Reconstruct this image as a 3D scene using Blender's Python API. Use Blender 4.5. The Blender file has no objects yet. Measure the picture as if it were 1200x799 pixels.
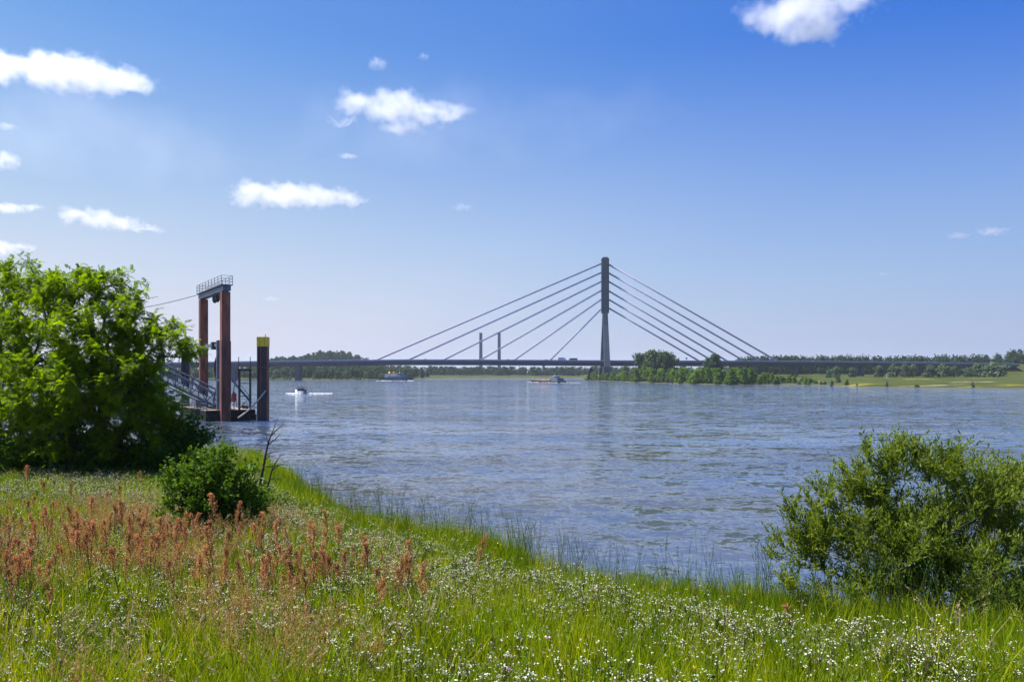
import bpy, bmesh, math, random
import numpy as np
from mathutils import Vector, Matrix, Quaternion
S = bpy.context.scene
C = S.collection
R = math.radians

# ------------------------------------------------------------------ camera, sky, sun, exposure
F, Y0, H = 933.0, 436.6, 8.0            # focal length in photo pixels, horizon row, eye height over the water
cam = bpy.data.objects.new('camera', bpy.data.cameras.new('camera')); C.objects.link(cam)
cam.location = (0, 0, H); cam.rotation_euler = (R(90), 0, 0)
cam.data.lens = 28; cam.data.sensor_width = 36; cam.data.shift_y = (Y0-399.5)/1200
cam.data.clip_start = .1; cam.data.clip_end = 60000; S.camera = cam
SUN_EL, SUN_AZ = 60, -76
SKY_STRENGTH, SUN_STRENGTH, EXPOSURE = .07, 5.0, .893
w = bpy.data.worlds.new('World'); S.world = w; w.use_nodes = True


def nodes_of(t):
    N = t.nodes.new; L = t.links.new

    def n(kind, ins=None, **props):
        k = N(kind)
        for a, b in props.items(): setattr(k, a, b)
        for key, v in (ins or {}).items():
            if isinstance(v, bpy.types.NodeSocket): L(v, k.inputs[key])
            else: k.inputs[key].default_value = v
        return k

    def m(op, a, b=0.0, c=0.0, clamp=False):
        k = N('ShaderNodeMath'); k.operation = op; k.use_clamp = clamp
        for i, v in enumerate((a, b, c)):
            if isinstance(v, bpy.types.NodeSocket): L(v, k.inputs[i])
            else: k.inputs[i].default_value = v
        return k.outputs[0]
    return n, m, L


t = w.node_tree; n, m, L = nodes_of(t); bg = t.nodes['Background']
sk = n('ShaderNodeTexSky', sky_type='NISHITA', sun_disc=False, sun_elevation=R(SUN_EL), sun_rotation=R(SUN_AZ),
       altitude=0, air_density=1.0, dust_density=.3, ozone_density=6.0)
sc_ = n('ShaderNodeSeparateColor', {0: sk.outputs[0]})
k_ = .13
rr = m('MULTIPLY', m('POWER', m('MULTIPLY', sc_.outputs[0], k_), 2.0), 3.4/k_)
gg = m('MULTIPLY', m('POWER', m('MULTIPLY', sc_.outputs[1], k_), 1.35), 1.27/k_)
bb = m('MULTIPLY', m('POWER', m('MULTIPLY', sc_.outputs[2], k_), .4), .93/k_)
tc = n('ShaderNodeTexCoord')
sunv = (math.sin(R(SUN_AZ))*math.cos(R(SUN_EL)), math.cos(R(SUN_AZ))*math.cos(R(SUN_EL)), math.sin(R(SUN_EL)))
dt = n('ShaderNodeVectorMath', {0: tc.outputs['Generated'], 1: sunv}, operation='DOT_PRODUCT').outputs['Value']
rr = m('MULTIPLY', rr, n('ShaderNodeMapRange', {0: dt, 1: .12, 2: .45, 3: .43, 4: 1.05}).outputs[0])
gg = m('MULTIPLY', gg, n('ShaderNodeMapRange', {0: dt, 1: .12, 2: .45, 3: .83, 4: 1.08}).outputs[0])
deep = n('ShaderNodeCombineColor', {0: rr, 1: gg, 2: bb})
hzc = n('ShaderNodeMapRange', {0: dt, 1: -.20, 2: .26}).outputs[0]
hcol = n('ShaderNodeMix', {0: hzc, 6: (.34/k_, .41/k_, .68/k_, 1), 7: (.60/k_, .64/k_, .82/k_, 1)}, data_type='RGBA').outputs[2]
sx = n('ShaderNodeSeparateXYZ', {0: tc.outputs['Generated']})
f = m('POWER', m('SUBTRACT', 1.0, m('MULTIPLY', m('ABSOLUTE', sx.outputs[2]), 2.6), clamp=True), 1.3)
mx = n('ShaderNodeMix', {0: f, 6: deep.outputs[0], 7: hcol}, data_type='RGBA')
L(mx.outputs[2], bg.inputs[0]); bg.inputs[1].default_value = SKY_STRENGTH
sl = bpy.data.lights.new('sun', 'SUN'); sl.energy = SUN_STRENGTH; sl.angle = R(.5); sl.color = (1, .95, .87)
so = bpy.data.objects.new('sun', sl); C.objects.link(so)
sd = Vector((math.sin(R(SUN_AZ))*math.cos(R(SUN_EL)), math.cos(R(SUN_AZ))*math.cos(R(SUN_EL)), math.sin(R(SUN_EL))))
so.rotation_euler = sd.to_track_quat('Z', 'Y').to_euler()
S.view_settings.view_transform = 'Standard'; S.view_settings.look = 'None'
S.view_settings.exposure = EXPOSURE; S.view_settings.gamma = 1
S.cycles.volume_bounces = 12; S.cycles.max_bounces = 12; S.cycles.transparent_max_bounces = 16
S.cycles.diffuse_bounces = 4; S.cycles.glossy_bounces = 3; S.cycles.transmission_bounces = 4
S.cycles.volume_max_steps = 256

random.seed(7); rng = np.random.default_rng(7)


# ------------------------------------------------------------------ helpers
def P(px, py, d): return Vector(((px-600)/F*d, d, H-(py-Y0)/F*d))
def XA(px, d): return (px-600)/F*d


def tag(o, label=None, cat=None, group=None, kind=None):
    if label: o['label'] = label
    if cat: o['category'] = cat
    if group: o['group'] = group
    if kind: o['kind'] = kind
    return o


def empty(name, loc, label, cat, group=None, rz=0.0):
    o = bpy.data.objects.new(name, None); C.objects.link(o); o.location = loc; o.rotation_euler = (0, 0, rz)
    o.empty_display_size = .3
    return tag(o, label, cat, group)


def link(name, me, parent=None, loc=None):
    o = bpy.data.objects.new(name, me); C.objects.link(o)
    if parent: o.parent = parent
    if loc is not None: o.location = loc
    return o


def copy_tree(o, parent=None):
    c = o.copy(); C.objects.link(c)
    if parent: c.parent = parent
    for ch in [x for x in o.children]: copy_tree(ch, c)
    return c


def mesh_np(name, V, Q, mat, attrs=None, smooth=False):
    """V (n,3), Q (m,k) faces of one size; attrs {name: per-face floats}"""
    me = bpy.data.meshes.new(name)
    V = np.asarray(V, np.float32); Q = np.asarray(Q, np.int32); k = Q.shape[1]
    me.vertices.add(len(V)); me.vertices.foreach_set('co', V.ravel())
    me.loops.add(Q.size); me.loops.foreach_set('vertex_index', Q.ravel())
    me.polygons.add(len(Q)); me.polygons.foreach_set('loop_start', np.arange(0, Q.size, k, dtype=np.int32))
    for a, v in (attrs or {}).items():
        at = me.attributes.new(a, 'FLOAT', 'FACE'); at.data.foreach_set('value', np.asarray(v, np.float32))
    me.update(calc_edges=True)
    if smooth: me.polygons.foreach_set('use_smooth', np.ones(len(Q), bool))
    if mat: me.materials.append(mat)
    return me


class MB:
    """collects boxes, beams and tubes for one mesh"""
    def __init__(s): s.v = []; s.f = []

    def add(s, vs, fs):
        o = len(s.v); s.v += [tuple(v) for v in vs]; s.f += [tuple(i+o for i in q) for q in fs]; return s

    def box(s, c, size, rz=0.0):
        c = Vector(c); a, b, e = [q/2 for q in size]; co, si = math.cos(rz), math.sin(rz)
        vs = [c+Vector((x*co-y*si, x*si+y*co, z)) for x, y, z in
              [(-a, -b, -e), (a, -b, -e), (a, b, -e), (-a, b, -e), (-a, -b, e), (a, -b, e), (a, b, e), (-a, b, e)]]
        return s.add(vs, [(3, 2, 1, 0), (4, 5, 6, 7), (0, 1, 5, 4), (1, 2, 6, 5), (2, 3, 7, 6), (3, 0, 4, 7)])

    def beam(s, p, q, wd, ht):
        p, q = Vector(p), Vector(q); d = (q-p).normalized()
        u = d.cross(Vector((0, 0, 1)))
        if u.length < .01: u = Vector((1, 0, 0))
        u.normalize(); v = u.cross(d).normalized()
        vs = [e+u*a*wd/2+v*b*ht/2 for e in (p, q) for a, b in ((-1, -1), (1, -1), (1, 1), (-1, 1))]
        return s.add(vs, [(3, 2, 1, 0), (4, 5, 6, 7), (0, 1, 5, 4), (1, 2, 6, 5), (2, 3, 7, 6), (3, 0, 4, 7)])

    def tube(s, pts, rad, k=6, cap=True):
        pts = [Vector(p) for p in pts]
        if not isinstance(rad, (list, tuple)): rad = [rad]*len(pts)
        rings = []; u = None
        for i, p in enumerate(pts):
            d = (pts[min(i+1, len(pts)-1)]-pts[max(i-1, 0)])
            if d.length < 1e-6: d = Vector((0, 0, 1))
            d.normalize()
            if u is None: u = d.orthogonal().normalized()
            else:
                u = (u-d*u.dot(d))
                u = u.normalized() if u.length > 1e-4 else d.orthogonal().normalized()
            v = d.cross(u)
            rings.append([p+(u*math.cos(2*math.pi*j/k)+v*math.sin(2*math.pi*j/k))*rad[i] for j in range(k)])
        o = len(s.v)
        for r_ in rings: s.v += [tuple(x) for x in r_]
        for i in range(len(pts)-1):
            for j in range(k):
                a = o+i*k+j; b = o+i*k+(j+1) % k
                s.f.append((a, b, b+k, a+k))
        if cap:
            s.f.append(tuple(o+j for j in reversed(range(k)))); s.f.append(tuple(o+(len(pts)-1)*k+j for j in range(k)))
        return s

    def mesh(s, name, mat, smooth=False):
        me = bpy.data.meshes.new(name); me.from_pydata(s.v, [], s.f); me.update()
        if smooth: me.polygons.foreach_set('use_smooth', [True]*len(me.polygons))
        me.materials.append(mat); return me

    def obj(s, name, mat, parent=None, loc=None, smooth=False): return link(name, s.mesh(name, mat, smooth), parent, loc)


# ------------------------------------------------------------------ materials
def mat(name, col, rough=.7, var=.25, scale=3.0, metal=0.0, bump=0.0, col2=None, spec=.5, streak=None, detail=5):
    M = bpy.data.materials.new(name); M.use_nodes = True; t = M.node_tree; n, m, L = nodes_of(t)
    b = t.nodes['Principled BSDF']; b.inputs['Roughness'].default_value = rough; b.inputs['Metallic'].default_value = metal
    b.inputs['Specular IOR Level'].default_value = spec
    tc = n('ShaderNodeTexCoord'); mp = n('ShaderNodeMapping', {0: tc.outputs['Object']})
    if streak: mp.inputs['Scale'].default_value = streak
    nz = n('ShaderNodeTexNoise', {'Vector': mp.outputs[0], 'Scale': scale, 'Detail': detail, 'Roughness': .6})
    c1 = (*[c*(1-var) for c in col], 1); c2 = (*(col2 or [min(1, c*(1+var)) for c in col]), 1)
    rp = n('ShaderNodeMapRange', {0: nz.outputs[0], 1: .35, 2: .65})
    mx = n('ShaderNodeMix', {0: rp.outputs[0], 6: c1, 7: c2}, data_type='RGBA')
    L(mx.outputs[2], b.inputs['Base Color'])
    if bump:
        bp = n('ShaderNodeBump', {'Height': nz.outputs[0], 'Strength': .6, 'Distance': bump}); L(bp.outputs[0], b.inputs['Normal'])
    return M


def leafmat(name, dark, light, trans=.35, rough=.5, tint=None, objvar=.25, tcol=(1.25, 1.2, .45), spec=.15, nscale=.0):
    """foliage: colour runs from dark to light with a per-leaf random value, light passes through"""
    M = bpy.data.materials.new(name); M.use_nodes = True; t = M.node_tree; n, m, L = nodes_of(t)
    b = t.nodes['Principled BSDF']; out = t.nodes['Material Output']
    b.inputs['Roughness'].default_value = rough; b.inputs['Specular IOR Level'].default_value = spec
    at = n('ShaderNodeAttribute', attribute_name='rnd'); oi = n('ShaderNodeObjectInfo')
    fac = at.outputs['Fac']
    if nscale:
        g = n('ShaderNodeNewGeometry'); nz = n('ShaderNodeTexNoise', {'Vector': g.outputs['Position'], 'Scale': nscale, 'Detail': 2.0})
        fac = m('ADD', m('MULTIPLY', fac, .6), m('MULTIPLY', m('SUBTRACT', nz.outputs[0], .3), 1.0), clamp=True)
    mx = n('ShaderNodeMix', {0: fac, 6: (*dark, 1), 7: (*light, 1)}, data_type='RGBA')
    col = mx.outputs[2]
    if tint:
        mr = n('ShaderNodeMapRange', {0: oi.outputs['Random'], 1: .35, 2: 1.0})
        m2 = n('ShaderNodeMix', {0: mr.outputs[0], 6: col, 7: (*tint, 1)}, data_type='RGBA'); m2.inputs[0].default_value = .5; col = m2.outputs[2]
    hv = n('ShaderNodeHueSaturation', {'Color': col, 'Value': m('ADD', 1-objvar, m('MULTIPLY', oi.outputs['Random'], 2*objvar))})
    col = hv.outputs[0]; L(col, b.inputs['Base Color'])
    vm = n('ShaderNodeVectorMath', {0: col, 1: tcol}, operation='MULTIPLY')
    tr = n('ShaderNodeBsdfTranslucent', {0: vm.outputs[0]})
    ms = n('ShaderNodeMixShader', {0: trans, 1: b.outputs[0], 2: tr.outputs[0]}); L(ms.outputs[0], out.inputs[0])
    return M


M_bark = mat('bark', (.07, .055, .04), .9, .4, 6, bump=.02)
M_bark_grey = mat('grey_bark', (.11, .10, .08), .9, .4, 8, bump=.01)
M_dead = mat('dead_wood', (.035, .028, .024), .9, .3, 9)
M_rust = mat('rusty_steel', (.25, .075, .036), .75, .45, 1.2, streak=(1, 1, .25), bump=.006)
M_rustdark = mat('dark_weathered_steel', (.13, .045, .030), .75, .45, 1.2, streak=(1, 1, .2), bump=.006)
M_pileblack = mat('tarred_steel', (.030, .024, .026), .7, .4, 1.5, streak=(1, 1, .2), bump=.005)
M_steel = mat('painted_grey_steel', (.10, .13, .17), .55, .25, 2)
M_steel_l = mat('galvanised_steel', (.075, .095, .125), .6, .3, 3)
M_black = mat('black_rubber', (.015, .015, .017), .5, .3, 4)
M_pontoon = mat('dark_pontoon_paint', (.016, .017, .020), .9, .4, 1.5, spec=.1)
M_yellow = mat('yellow_paint', (.82, .55, .012), .5, .15, 2)
M_red = mat('red_paint', (.55, .04, .03), .5, .15, 2)
M_white = mat('white_paint', (.78, .78, .77), .45, .06, 2)
M_wood = mat('deck_boards', (.25, .2, .15), .8, .3, 3)
M_rope = mat('pale_rope', (.45, .40, .33), .8, .2, 9)
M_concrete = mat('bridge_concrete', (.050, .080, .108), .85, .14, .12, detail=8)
M_concrete_d = mat('pylon_edge_concrete', (.028, .045, .064), .85, .15, .12)
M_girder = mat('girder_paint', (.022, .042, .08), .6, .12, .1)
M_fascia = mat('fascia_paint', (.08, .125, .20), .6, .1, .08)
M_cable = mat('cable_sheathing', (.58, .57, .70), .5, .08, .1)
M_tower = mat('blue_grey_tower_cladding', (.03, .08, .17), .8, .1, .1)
M_sand = mat('sand', (.5, .42, .3), .9, .2, .3)
M_hull = mat('dark_blue_hull', (.03, .06, .13), .4, .15, .5)
M_hull2 = mat('pale_blue_hull', (.17, .25, .36), .45, .15, .5)
M_darkhull = mat('black_hull', (.03, .022, .026), .5, .2, .5)
M_hold = mat('rust_brown_cargo', (.35, .22, .16), .9, .3, .4)
M_glass = mat('dark_glass', (.03, .04, .05), .1, .1, 1)
M_skin = mat('skin', (.5, .32, .24), .6, .1, 5)
M_foam = mat('foam', (.48, .5, .54), .8, .08, 2)
M_tyre = M_black

L_tree = leafmat('locust_leaves', (.04, .10, .003), (.26, .38, .006), .60, nscale=.9, objvar=0, tcol=(1.6, 1.55, .35))
L_treed = leafmat('sapling_leaves', (.025, .07, .010), (.08, .18, .015), .42, nscale=.9, objvar=0)
L_shrub = leafmat('dogwood_leaves', (.035, .085, .006), (.13, .24, .014), .38, nscale=1.2, objvar=0)
L_willow = leafmat('willow_leaves', (.07, .12, .010), (.24, .31, .035), .45, .5, nscale=1.4, objvar=0, spec=.22)
L_far = leafmat('far_foliage', (.030, .065, .016), (.070, .118, .026), .2, .8, objvar=.25, nscale=.15)
L_fargrey = leafmat('grey_willow_foliage', (.05, .085, .045), (.13, .185, .10), .25, .8, objvar=.15, nscale=.15)
L_fardark = leafmat('dark_wood_foliage', (.014, .040, .014), (.038, .078, .022), .15, .8, objvar=.2, nscale=.05)
L_spit = leafmat('spit_shrub_foliage', (.06, .13, .010), (.14, .23, .022), .3, .8, objvar=.25, nscale=.15)
G_grass = leafmat('meadow_grass_blades', (.035, .10, .002), (.27, .39, .005), .44, .6, tint=(.34, .36, .010), nscale=.35, objvar=.15, tcol=(1.5, 1.4, .35))
G_edge = leafmat('bank_grass_blades', (.05, .11, .003), (.19, .29, .005), .42, .6, nscale=.8, objvar=.15, tcol=(1.5, 1.4, .35))
G_herb = leafmat('herb_leaves', (.035, .09, .004), (.20, .33, .010), .4, .5, objvar=.2)
G_white = leafmat('white_petals', (.55, .57, .42), (.80, .82, .70), .3, .7, objvar=.05, tcol=(1, 1, 1))
G_pink = leafmat('pale_pink_petals', (.55, .38, .42), (.75, .62, .62), .3, .7, objvar=.05, tcol=(1, 1, 1))
G_yel = leafmat('yellow_petals', (.70, .42, .02), (.85, .6, .03), .3, .7, objvar=.05, tcol=(1, 1, 1))
G_dry = leafmat('dry_grass', (.33, .25, .11), (.58, .47, .27), .3, .7, objvar=.15, tcol=(1, 1, .8))
G_brown = leafmat('brown_grass_heads', (.36, .22, .08), (.60, .42, .18), .3, .7, objvar=.2, tcol=(1.1, .9, .6))
G_sorrel = leafmat('sorrel_seed', (.33, .155, .07), (.58, .36, .17), .4, .7, objvar=.28, tcol=(1.25, .8, .5))
G_stem = leafmat('plant_stem', (.09, .10, .03), (.16, .14, .05), .1, .7, objvar=.1)
G_reed = leafmat('reed', (.05, .11, .02), (.12, .19, .05), .3, .6, objvar=.2)

# ------------------------------------------------------------------ ground heights
EX = np.array([-400, -80, -30, -16, -11, -8.8, -6.2, -3.4, 0, 1.5, 3.2, 4.5, 6, 8, 14, 40, 200, 400.])
EY = np.array([70, 52, 45, 39, 34, 29, 23.5, 19, 15.0, 13.2, 11.8, 10.3, 9.2, 8.6, 8.0, 7, -10, -40.])
SP = np.array([-300, 100, 310, 430, 500, 600, 682, 684.5, 712, 740, 800, 860, 920, 980, 1020, 1200, 1500.])
SY = np.array([860, 860, 860, 880, 1110, 1180, 1250, 850, 760, 668, 560, 520, 518, 485, 430, 385, 350.])


def sm(x): x = np.clip(x, 0, 1); return x*x*(3-2*x)


def wob(x, y, s, k): return np.sin(x*s+k)*np.cos(y*s*1.13+k*2.1)+.5*np.sin(x*s*2.3+y*s*1.7+k)


def ground_z(X, Y):
    X = np.asarray(X, float); Y = np.asarray(Y, float)
    plat = 4.15+2.25*np.exp(-np.clip(Y, -2, None)/6.5)
    plat = np.minimum(plat, 6.4)+.06*wob(X, Y, .9, 1)+.10*wob(X, Y, .3, 4)
    ye = np.interp(X, EX, EY)+.35*wob(X, Y*0, 1.1, 3)
    s = (ye-Y)*.75
    e = np.clip(-s, 0, None)
    near = plat-e*.62*sm(e/1.2)
    near = np.maximum(near, -3)
    Yc = np.clip(Y, 50, None); px = 600+F*X/Yc
    sf = Y-np.interp(px, SP, SY)
    far = np.where(sf > 0, 4.3*(1-np.exp(-np.clip(sf, 0, None)/120.)), np.maximum(sf*.12, -3))
    far = far+np.where(sf > 10, .25*wob(X, Y, .06, 2), 0)
    far = far+13.5*sm((px-1110)/80)*np.exp(-((Y-868)/24.)**2)
    far = far+33*np.exp(-((X+335)/72.)**2-((Y-1500)/150.)**2)
    far = far+12*np.exp(-((px-1215)/45.)**2)*sm((Y-920)/100)
    far = far+10*np.exp(-((px-325)/25.)**2)*sm((Y-950)/100)*(Y < 1900)
    far = far+4*sm((Y-900)/80)*sm((px-850)/40)
    z = np.where(Y > 120, far, near)
    return z


def gz(x, y): return float(ground_z(x, y))


def on_ground(px, py):
    """real ground point seen at a photo position on the near bank"""
    dmin = 2.0
    for d in np.arange(2.0, 60, .05):
        x = (px-600)/F*d
        if H-(py-Y0)/F*d <= gz(x, d): return Vector((x, d, gz(x, d)))
    return None


ang = np.concatenate([np.arange(-42, 42, .25), np.arange(42, 318, 3.)])
rad = np.concatenate([[.5], np.arange(1, 60, .4), 60*1.08**np.arange(0, 23), np.arange(355, 1420, 12), 1430*1.10**np.arange(0, 21)])
A, RR = np.meshgrid(np.radians(ang), rad); GX = RR*np.sin(A); GY = RR*np.cos(A)
GZ = ground_z(GX, GY); na = len(ang); nr = len(rad)
V = np.stack([GX, GY, GZ], -1).reshape(-1, 3)
i, j = np.meshgrid(np.arange(nr-1), np.arange(na), indexing='ij')
Q = np.stack([i*na+j, i*na+(j+1) % na, (i+1)*na+(j+1) % na, (i+1)*na+j], -1).reshape(-1, 4)[:, ::-1]

M = bpy.data.materials.new('ground'); M.use_nodes = True; t = M.node_tree; n, m, L = nodes_of(t); b = t.nodes['Principled BSDF']
b.inputs['Roughness'].default_value = .95; b.inputs['Specular IOR Level'].default_value = .1
g = n('ShaderNodeNewGeometry'); sp = n('ShaderNodeSeparateXYZ', {0: g.outputs['Position']})
n1 = n('ShaderNodeTexNoise', {'Vector': g.outputs['Position'], 'Scale': .05, 'Detail': 7.0, 'Roughness': .65})
mpf = n('ShaderNodeMapping', {0: g.outputs['Position'], 'Scale': (.012, .03, .0)})
n2 = n('ShaderNodeTexNoise', {'Vector': mpf.outputs[0], 'Scale': 1.0, 'Detail': 6.0, 'Roughness': .6})
n3 = n('ShaderNodeTexNoise', {'Vector': g.outputs['Position'], 'Scale': 3.0, 'Detail': 6.0})
r1 = n('ShaderNodeMapRange', {0: n1.outputs[0], 1: .35, 2: .68})
c1 = n('ShaderNodeMix', {0: r1.outputs[0], 6: (.030, .052, .008, 1), 7: (.075, .080, .014, 1)}, data_type='RGBA')
ry = n('ShaderNodeMapRange', {0: n2.outputs[0], 1: .60, 2: .68})           # patches of yellow flowers on the far meadow
ynear = m('MULTIPLY', m('LESS_THAN', sp.outputs[1], 650.0), m('GREATER_THAN', sp.outputs[0], 150.0))
c2 = n('ShaderNodeMix', {0: m('MULTIPLY', m('MULTIPLY', ry.outputs[0], .55), ynear), 6: c1.outputs[2], 7: (.55, .42, .02, 1)}, data_type='RGBA')
rs = n('ShaderNodeMapRange', {0: n2.outputs[0], 1: .37, 2: .33})            # bare sandy patches
c3 = n('ShaderNodeMix', {0: m('MULTIPLY', rs.outputs[0], ynear), 6: c2.outputs[2], 7: (.38, .30, .2, 1)}, data_type='RGBA')
zl = n('ShaderNodeMapRange', {0: sp.outputs[2], 1: .5, 2: .15})             # gravel beach at the waterline
c4 = n('ShaderNodeMix', {0: m('MULTIPLY', zl.outputs[0], .8), 6: c3.outputs[2], 7: (.10, .085, .06, 1)}, data_type='RGBA')
isnear = m('LESS_THAN', sp.outputs[1], 120.0)
c5 = n('ShaderNodeMix', {0: n3.outputs[0], 6: (.03, .045, .01, 1), 7: (.09, .10, .03, 1)}, data_type='RGBA')
c6 = n('ShaderNodeMix', {0: isnear, 6: c4.outputs[2], 7: c5.outputs[2]}, data_type='RGBA'); L(c6.outputs[2], b.inputs['Base Color'])
bp = n('ShaderNodeBump', {'Height': n3.outputs[0], 'Strength': .8, 'Distance': .1}); L(bp.outputs[0], b.inputs['Normal'])
tag(link('ground', mesh_np('ground', V, Q, M, smooth=True)), 'grassy river banks and meadows with the far hill', kind='structure')

# ------------------------------------------------------------------ water
M = bpy.data.materials.new('river_water'); M.use_nodes = True; t = M.node_tree; n, m, L = nodes_of(t); b = t.nodes['Principled BSDF']
g = n('ShaderNodeNewGeometry'); pos = g.outputs['Position']


def nz(scale, stretch, detail=3.0, rough=.55, w_=0.0, dist=0.0):
    mp = n('ShaderNodeMapping', {0: pos, 'Scale': stretch, 'Rotation': (0, 0, R(8))})
    return n('ShaderNodeTexNoise', {'Vector': mp.outputs[0], 'Scale': scale, 'Detail': detail, 'Roughness': rough, 'W': w_, 'Distortion': dist}, noise_dimensions='4D').outputs[0]


def nzc(scale, stretch, detail, rough, w_, amp, dist=0.0):
    mp = n('ShaderNodeMapping', {0: pos, 'Scale': stretch, 'Rotation': (0, 0, R(8))})
    c_ = n('ShaderNodeTexNoise', {'Vector': mp.outputs[0], 'Scale': scale, 'Detail': detail, 'Roughness': rough, 'W': w_, 'Distortion': dist}, noise_dimensions='4D').outputs['Color']
    c_ = n('ShaderNodeVectorMath', {0: c_, 1: (.5, .5, .5)}, operation='SUBTRACT').outputs[0]
    return n('ShaderNodeVectorMath', {0: c_, 1: (amp*.95, amp, 0)}, operation='MULTIPLY').outputs[0]


def vadd(a, b_): return n('ShaderNodeVectorMath', {0: a, 1: b_}, operation='ADD').outputs[0]
def vscale(a, f_): return n('ShaderNodeVectorMath', {0: a, 3: f_}, operation='SCALE').outputs[0]


# the surface of choppy water as slopes: long swells, waves, ripples; rough and calm patches drift over it
patch = m('MULTIPLY', n('ShaderNodeMapRange', {0: nz(.022, (.45, 1, 1), 4.0, w_=3, dist=.8), 1: .40, 2: .58, 3: .55, 4: 1.2}).outputs[0],
          n('ShaderNodeMapRange', {0: nz(.11, (.35, 1, 1), 3.0, w_=4, dist=.5), 1: .38, 2: .60, 3: .5, 4: 1.2}).outputs[0])
sl_ = vadd(nzc(.16, (.45, 1, 1), 3.0, .55, 5, .30, .8), vscale(vadd(nzc(.55, (.55, 1, 1), 3.0, .6, 1, 1.55, .6), nzc(2.6, (.7, 1, 1), 4.0, .70, 2, 1.85)), patch))
nrm = n('ShaderNodeVectorMath', {0: vadd(sl_, (0, 0, 1))}, operation='NORMALIZE').outputs[0]
L(nrm, b.inputs['Normal'])
cr = n('ShaderNodeMapRange', {0: nz(.05, (.4, 1, 1), 4.0, w_=9), 1: .35, 2: .65})
cm_ = n('ShaderNodeMix', {0: cr.outputs[0], 6: (.072, .078, .088, 1), 7: (.060, .098, .175, 1)}, data_type='RGBA')
L(cm_.outputs[2], b.inputs['Base Color'])
b.inputs['Roughness'].default_value = .045; b.inputs['IOR'].default_value = 1.38
M_water = M
mb = MB(); mb.add([(-9000, -9000, 0), (9000, -9000, 0), (9000, 9000, 0), (-9000, 9000, 0)], [(0, 1, 2, 3)])
tag(mb.obj('river_water', M_water), 'wide rippled blue grey river', kind='structure')


# ------------------------------------------------------------------ foliage builders (numpy)
def unit(v): return v/np.maximum(np.linalg.norm(v, axis=-1, keepdims=True), 1e-9)


def leaves(p, d, nrm, ln, wd, fold=.25):
    """four-cornered folded leaves: base p, direction d, normal nrm"""
    d = unit(d); s = unit(np.cross(nrm, d)); nn = np.cross(d, s)
    ln = np.asarray(ln)[:, None]; wd = np.asarray(wd)[:, None]
    a = p; c = p+d*ln; mid = p+d*ln*.45-nn*wd*fold
    V = np.stack([a, mid+s*wd*.5, c, mid-s*wd*.5], 1).reshape(-1, 3)
    return V, np.arange(len(V)).reshape(-1, 4)


def crown_pts(lobes, nn, rg, bias=.45):
    """points in ellipsoid lobes (cx,cy,cz,rx,ry,rz), biased outwards; returns positions and outward directions"""
    lb = np.array(lobes, float); wt = lb[:, 3]*lb[:, 5]; wt /= wt.sum()
    k = rg.choice(len(lb), nn, p=wt); u = unit(rg.normal(size=(nn, 3)))
    r = rg.random(nn)**bias*(1+.10*rg.normal(size=nn))
    return lb[k, :3]+u*lb[k, 3:]*r[:, None], u


def far_crown(name, seed, hgt, wid, nl, mt, leaf=.75, lobes=9, flat=1.0, low=.12):
    """crown of many leaf clumps for a tree a few hundred metres away; base of the tree at 0"""
    rg = np.random.default_rng(seed); L_ = []
    for q in range(lobes):
        a = rg.random()*6.28; rr_ = wid*.5*rg.random()**.6*.62; z = hgt*(low+.18+(.70-low)*rg.random())
        tp = 1-max(0, (z/hgt-.55))*1.0
        L_.append((rr_*math.cos(a)*tp, rr_*math.sin(a)*tp, z, wid*.24*(.7+.6*rg.random()), wid*.24*(.7+.6*rg.random()), hgt*.17*(.8+.5*rg.random())*flat))
    L_.append((0, 0, hgt*.5, wid*.33, wid*.33, hgt*.40)); L_.append((0, 0, hgt*.84, wid*.17, wid*.17, hgt*.14))
    for q in range(5):
        a = q*1.256+seed; L_.append((wid*.26*math.cos(a), wid*.26*math.sin(a), hgt*(.2+low), wid*.22, wid*.22, hgt*.2))
    p, u = crown_pts(L_, nl, rg)
    p[:, 2] = np.clip(p[:, 2], hgt*low*.6, None)
    nr_ = unit(u+.55*rg.normal(size=u.shape)+np.array([0, 0, .35])); d = unit(np.cross(nr_, rg.normal(size=u.shape)))
    sz = leaf*(.6+.8*rg.random(nl))
    V, Q = leaves(p-d*sz[:, None]*.5, d, nr_, sz, sz*.8, .15)
    return mesh_np(name, V, Q, mt, {'rnd': rg.random(nl)})


def far_trunk(hgt, r, seed, top=.6):
    rd = random.Random(seed); mb = MB(); pts = [Vector((0, 0, -.5))]
    for q in range(1, 4): pts.append(Vector((rd.uniform(-.3, .3), rd.uniform(-.3, .3), hgt*top*q/3)))
    mb.tube(pts, [r*1.2, r, r*.8, r*.5], 6)
    for q in range(4):
        a = q*1.6+rd.random(); z = hgt*rd.uniform(.22, .45)
        mb.tube([(0, 0, z), (math.cos(a)*hgt*.12, math.sin(a)*hgt*.12, z+hgt*.13), (math.cos(a)*hgt*.2, math.sin(a)*hgt*.2, z+hgt*.28)], [r*.5, r*.35, r*.15], 5)
    return mb.mesh('trunk', M_bark)


CR = {}
for q in range(4):
    CR['b', q] = far_crown('crown', 10+q, 13, 12, 2600, L_far, .95, low=.02); CR['g', q] = far_crown('crown', 20+q, 12, 12, 1900, L_fargrey, .9, low=.0)
    CR['s', q] = far_crown('crown', 30+q, 8, 5.4, 900, L_spit, .8, lobes=7, low=.0); CR['d', q] = far_crown('crown', 40+q, 14, 12, 1600, L_fardark, 1.15, low=.03)
    CR['w', q] = far_crown('crown', 50+q, 8, 6.5, 750, L_fargrey, .75, low=.0)
TR = {q: far_trunk(12, .32, q) for q in range(3)}
TS = {q: far_trunk(7, .12, q+9, .8) for q in range(3)}
BH = {'b': 13, 'g': 12, 's': 8, 'd': 14, 'w': 8}


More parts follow.
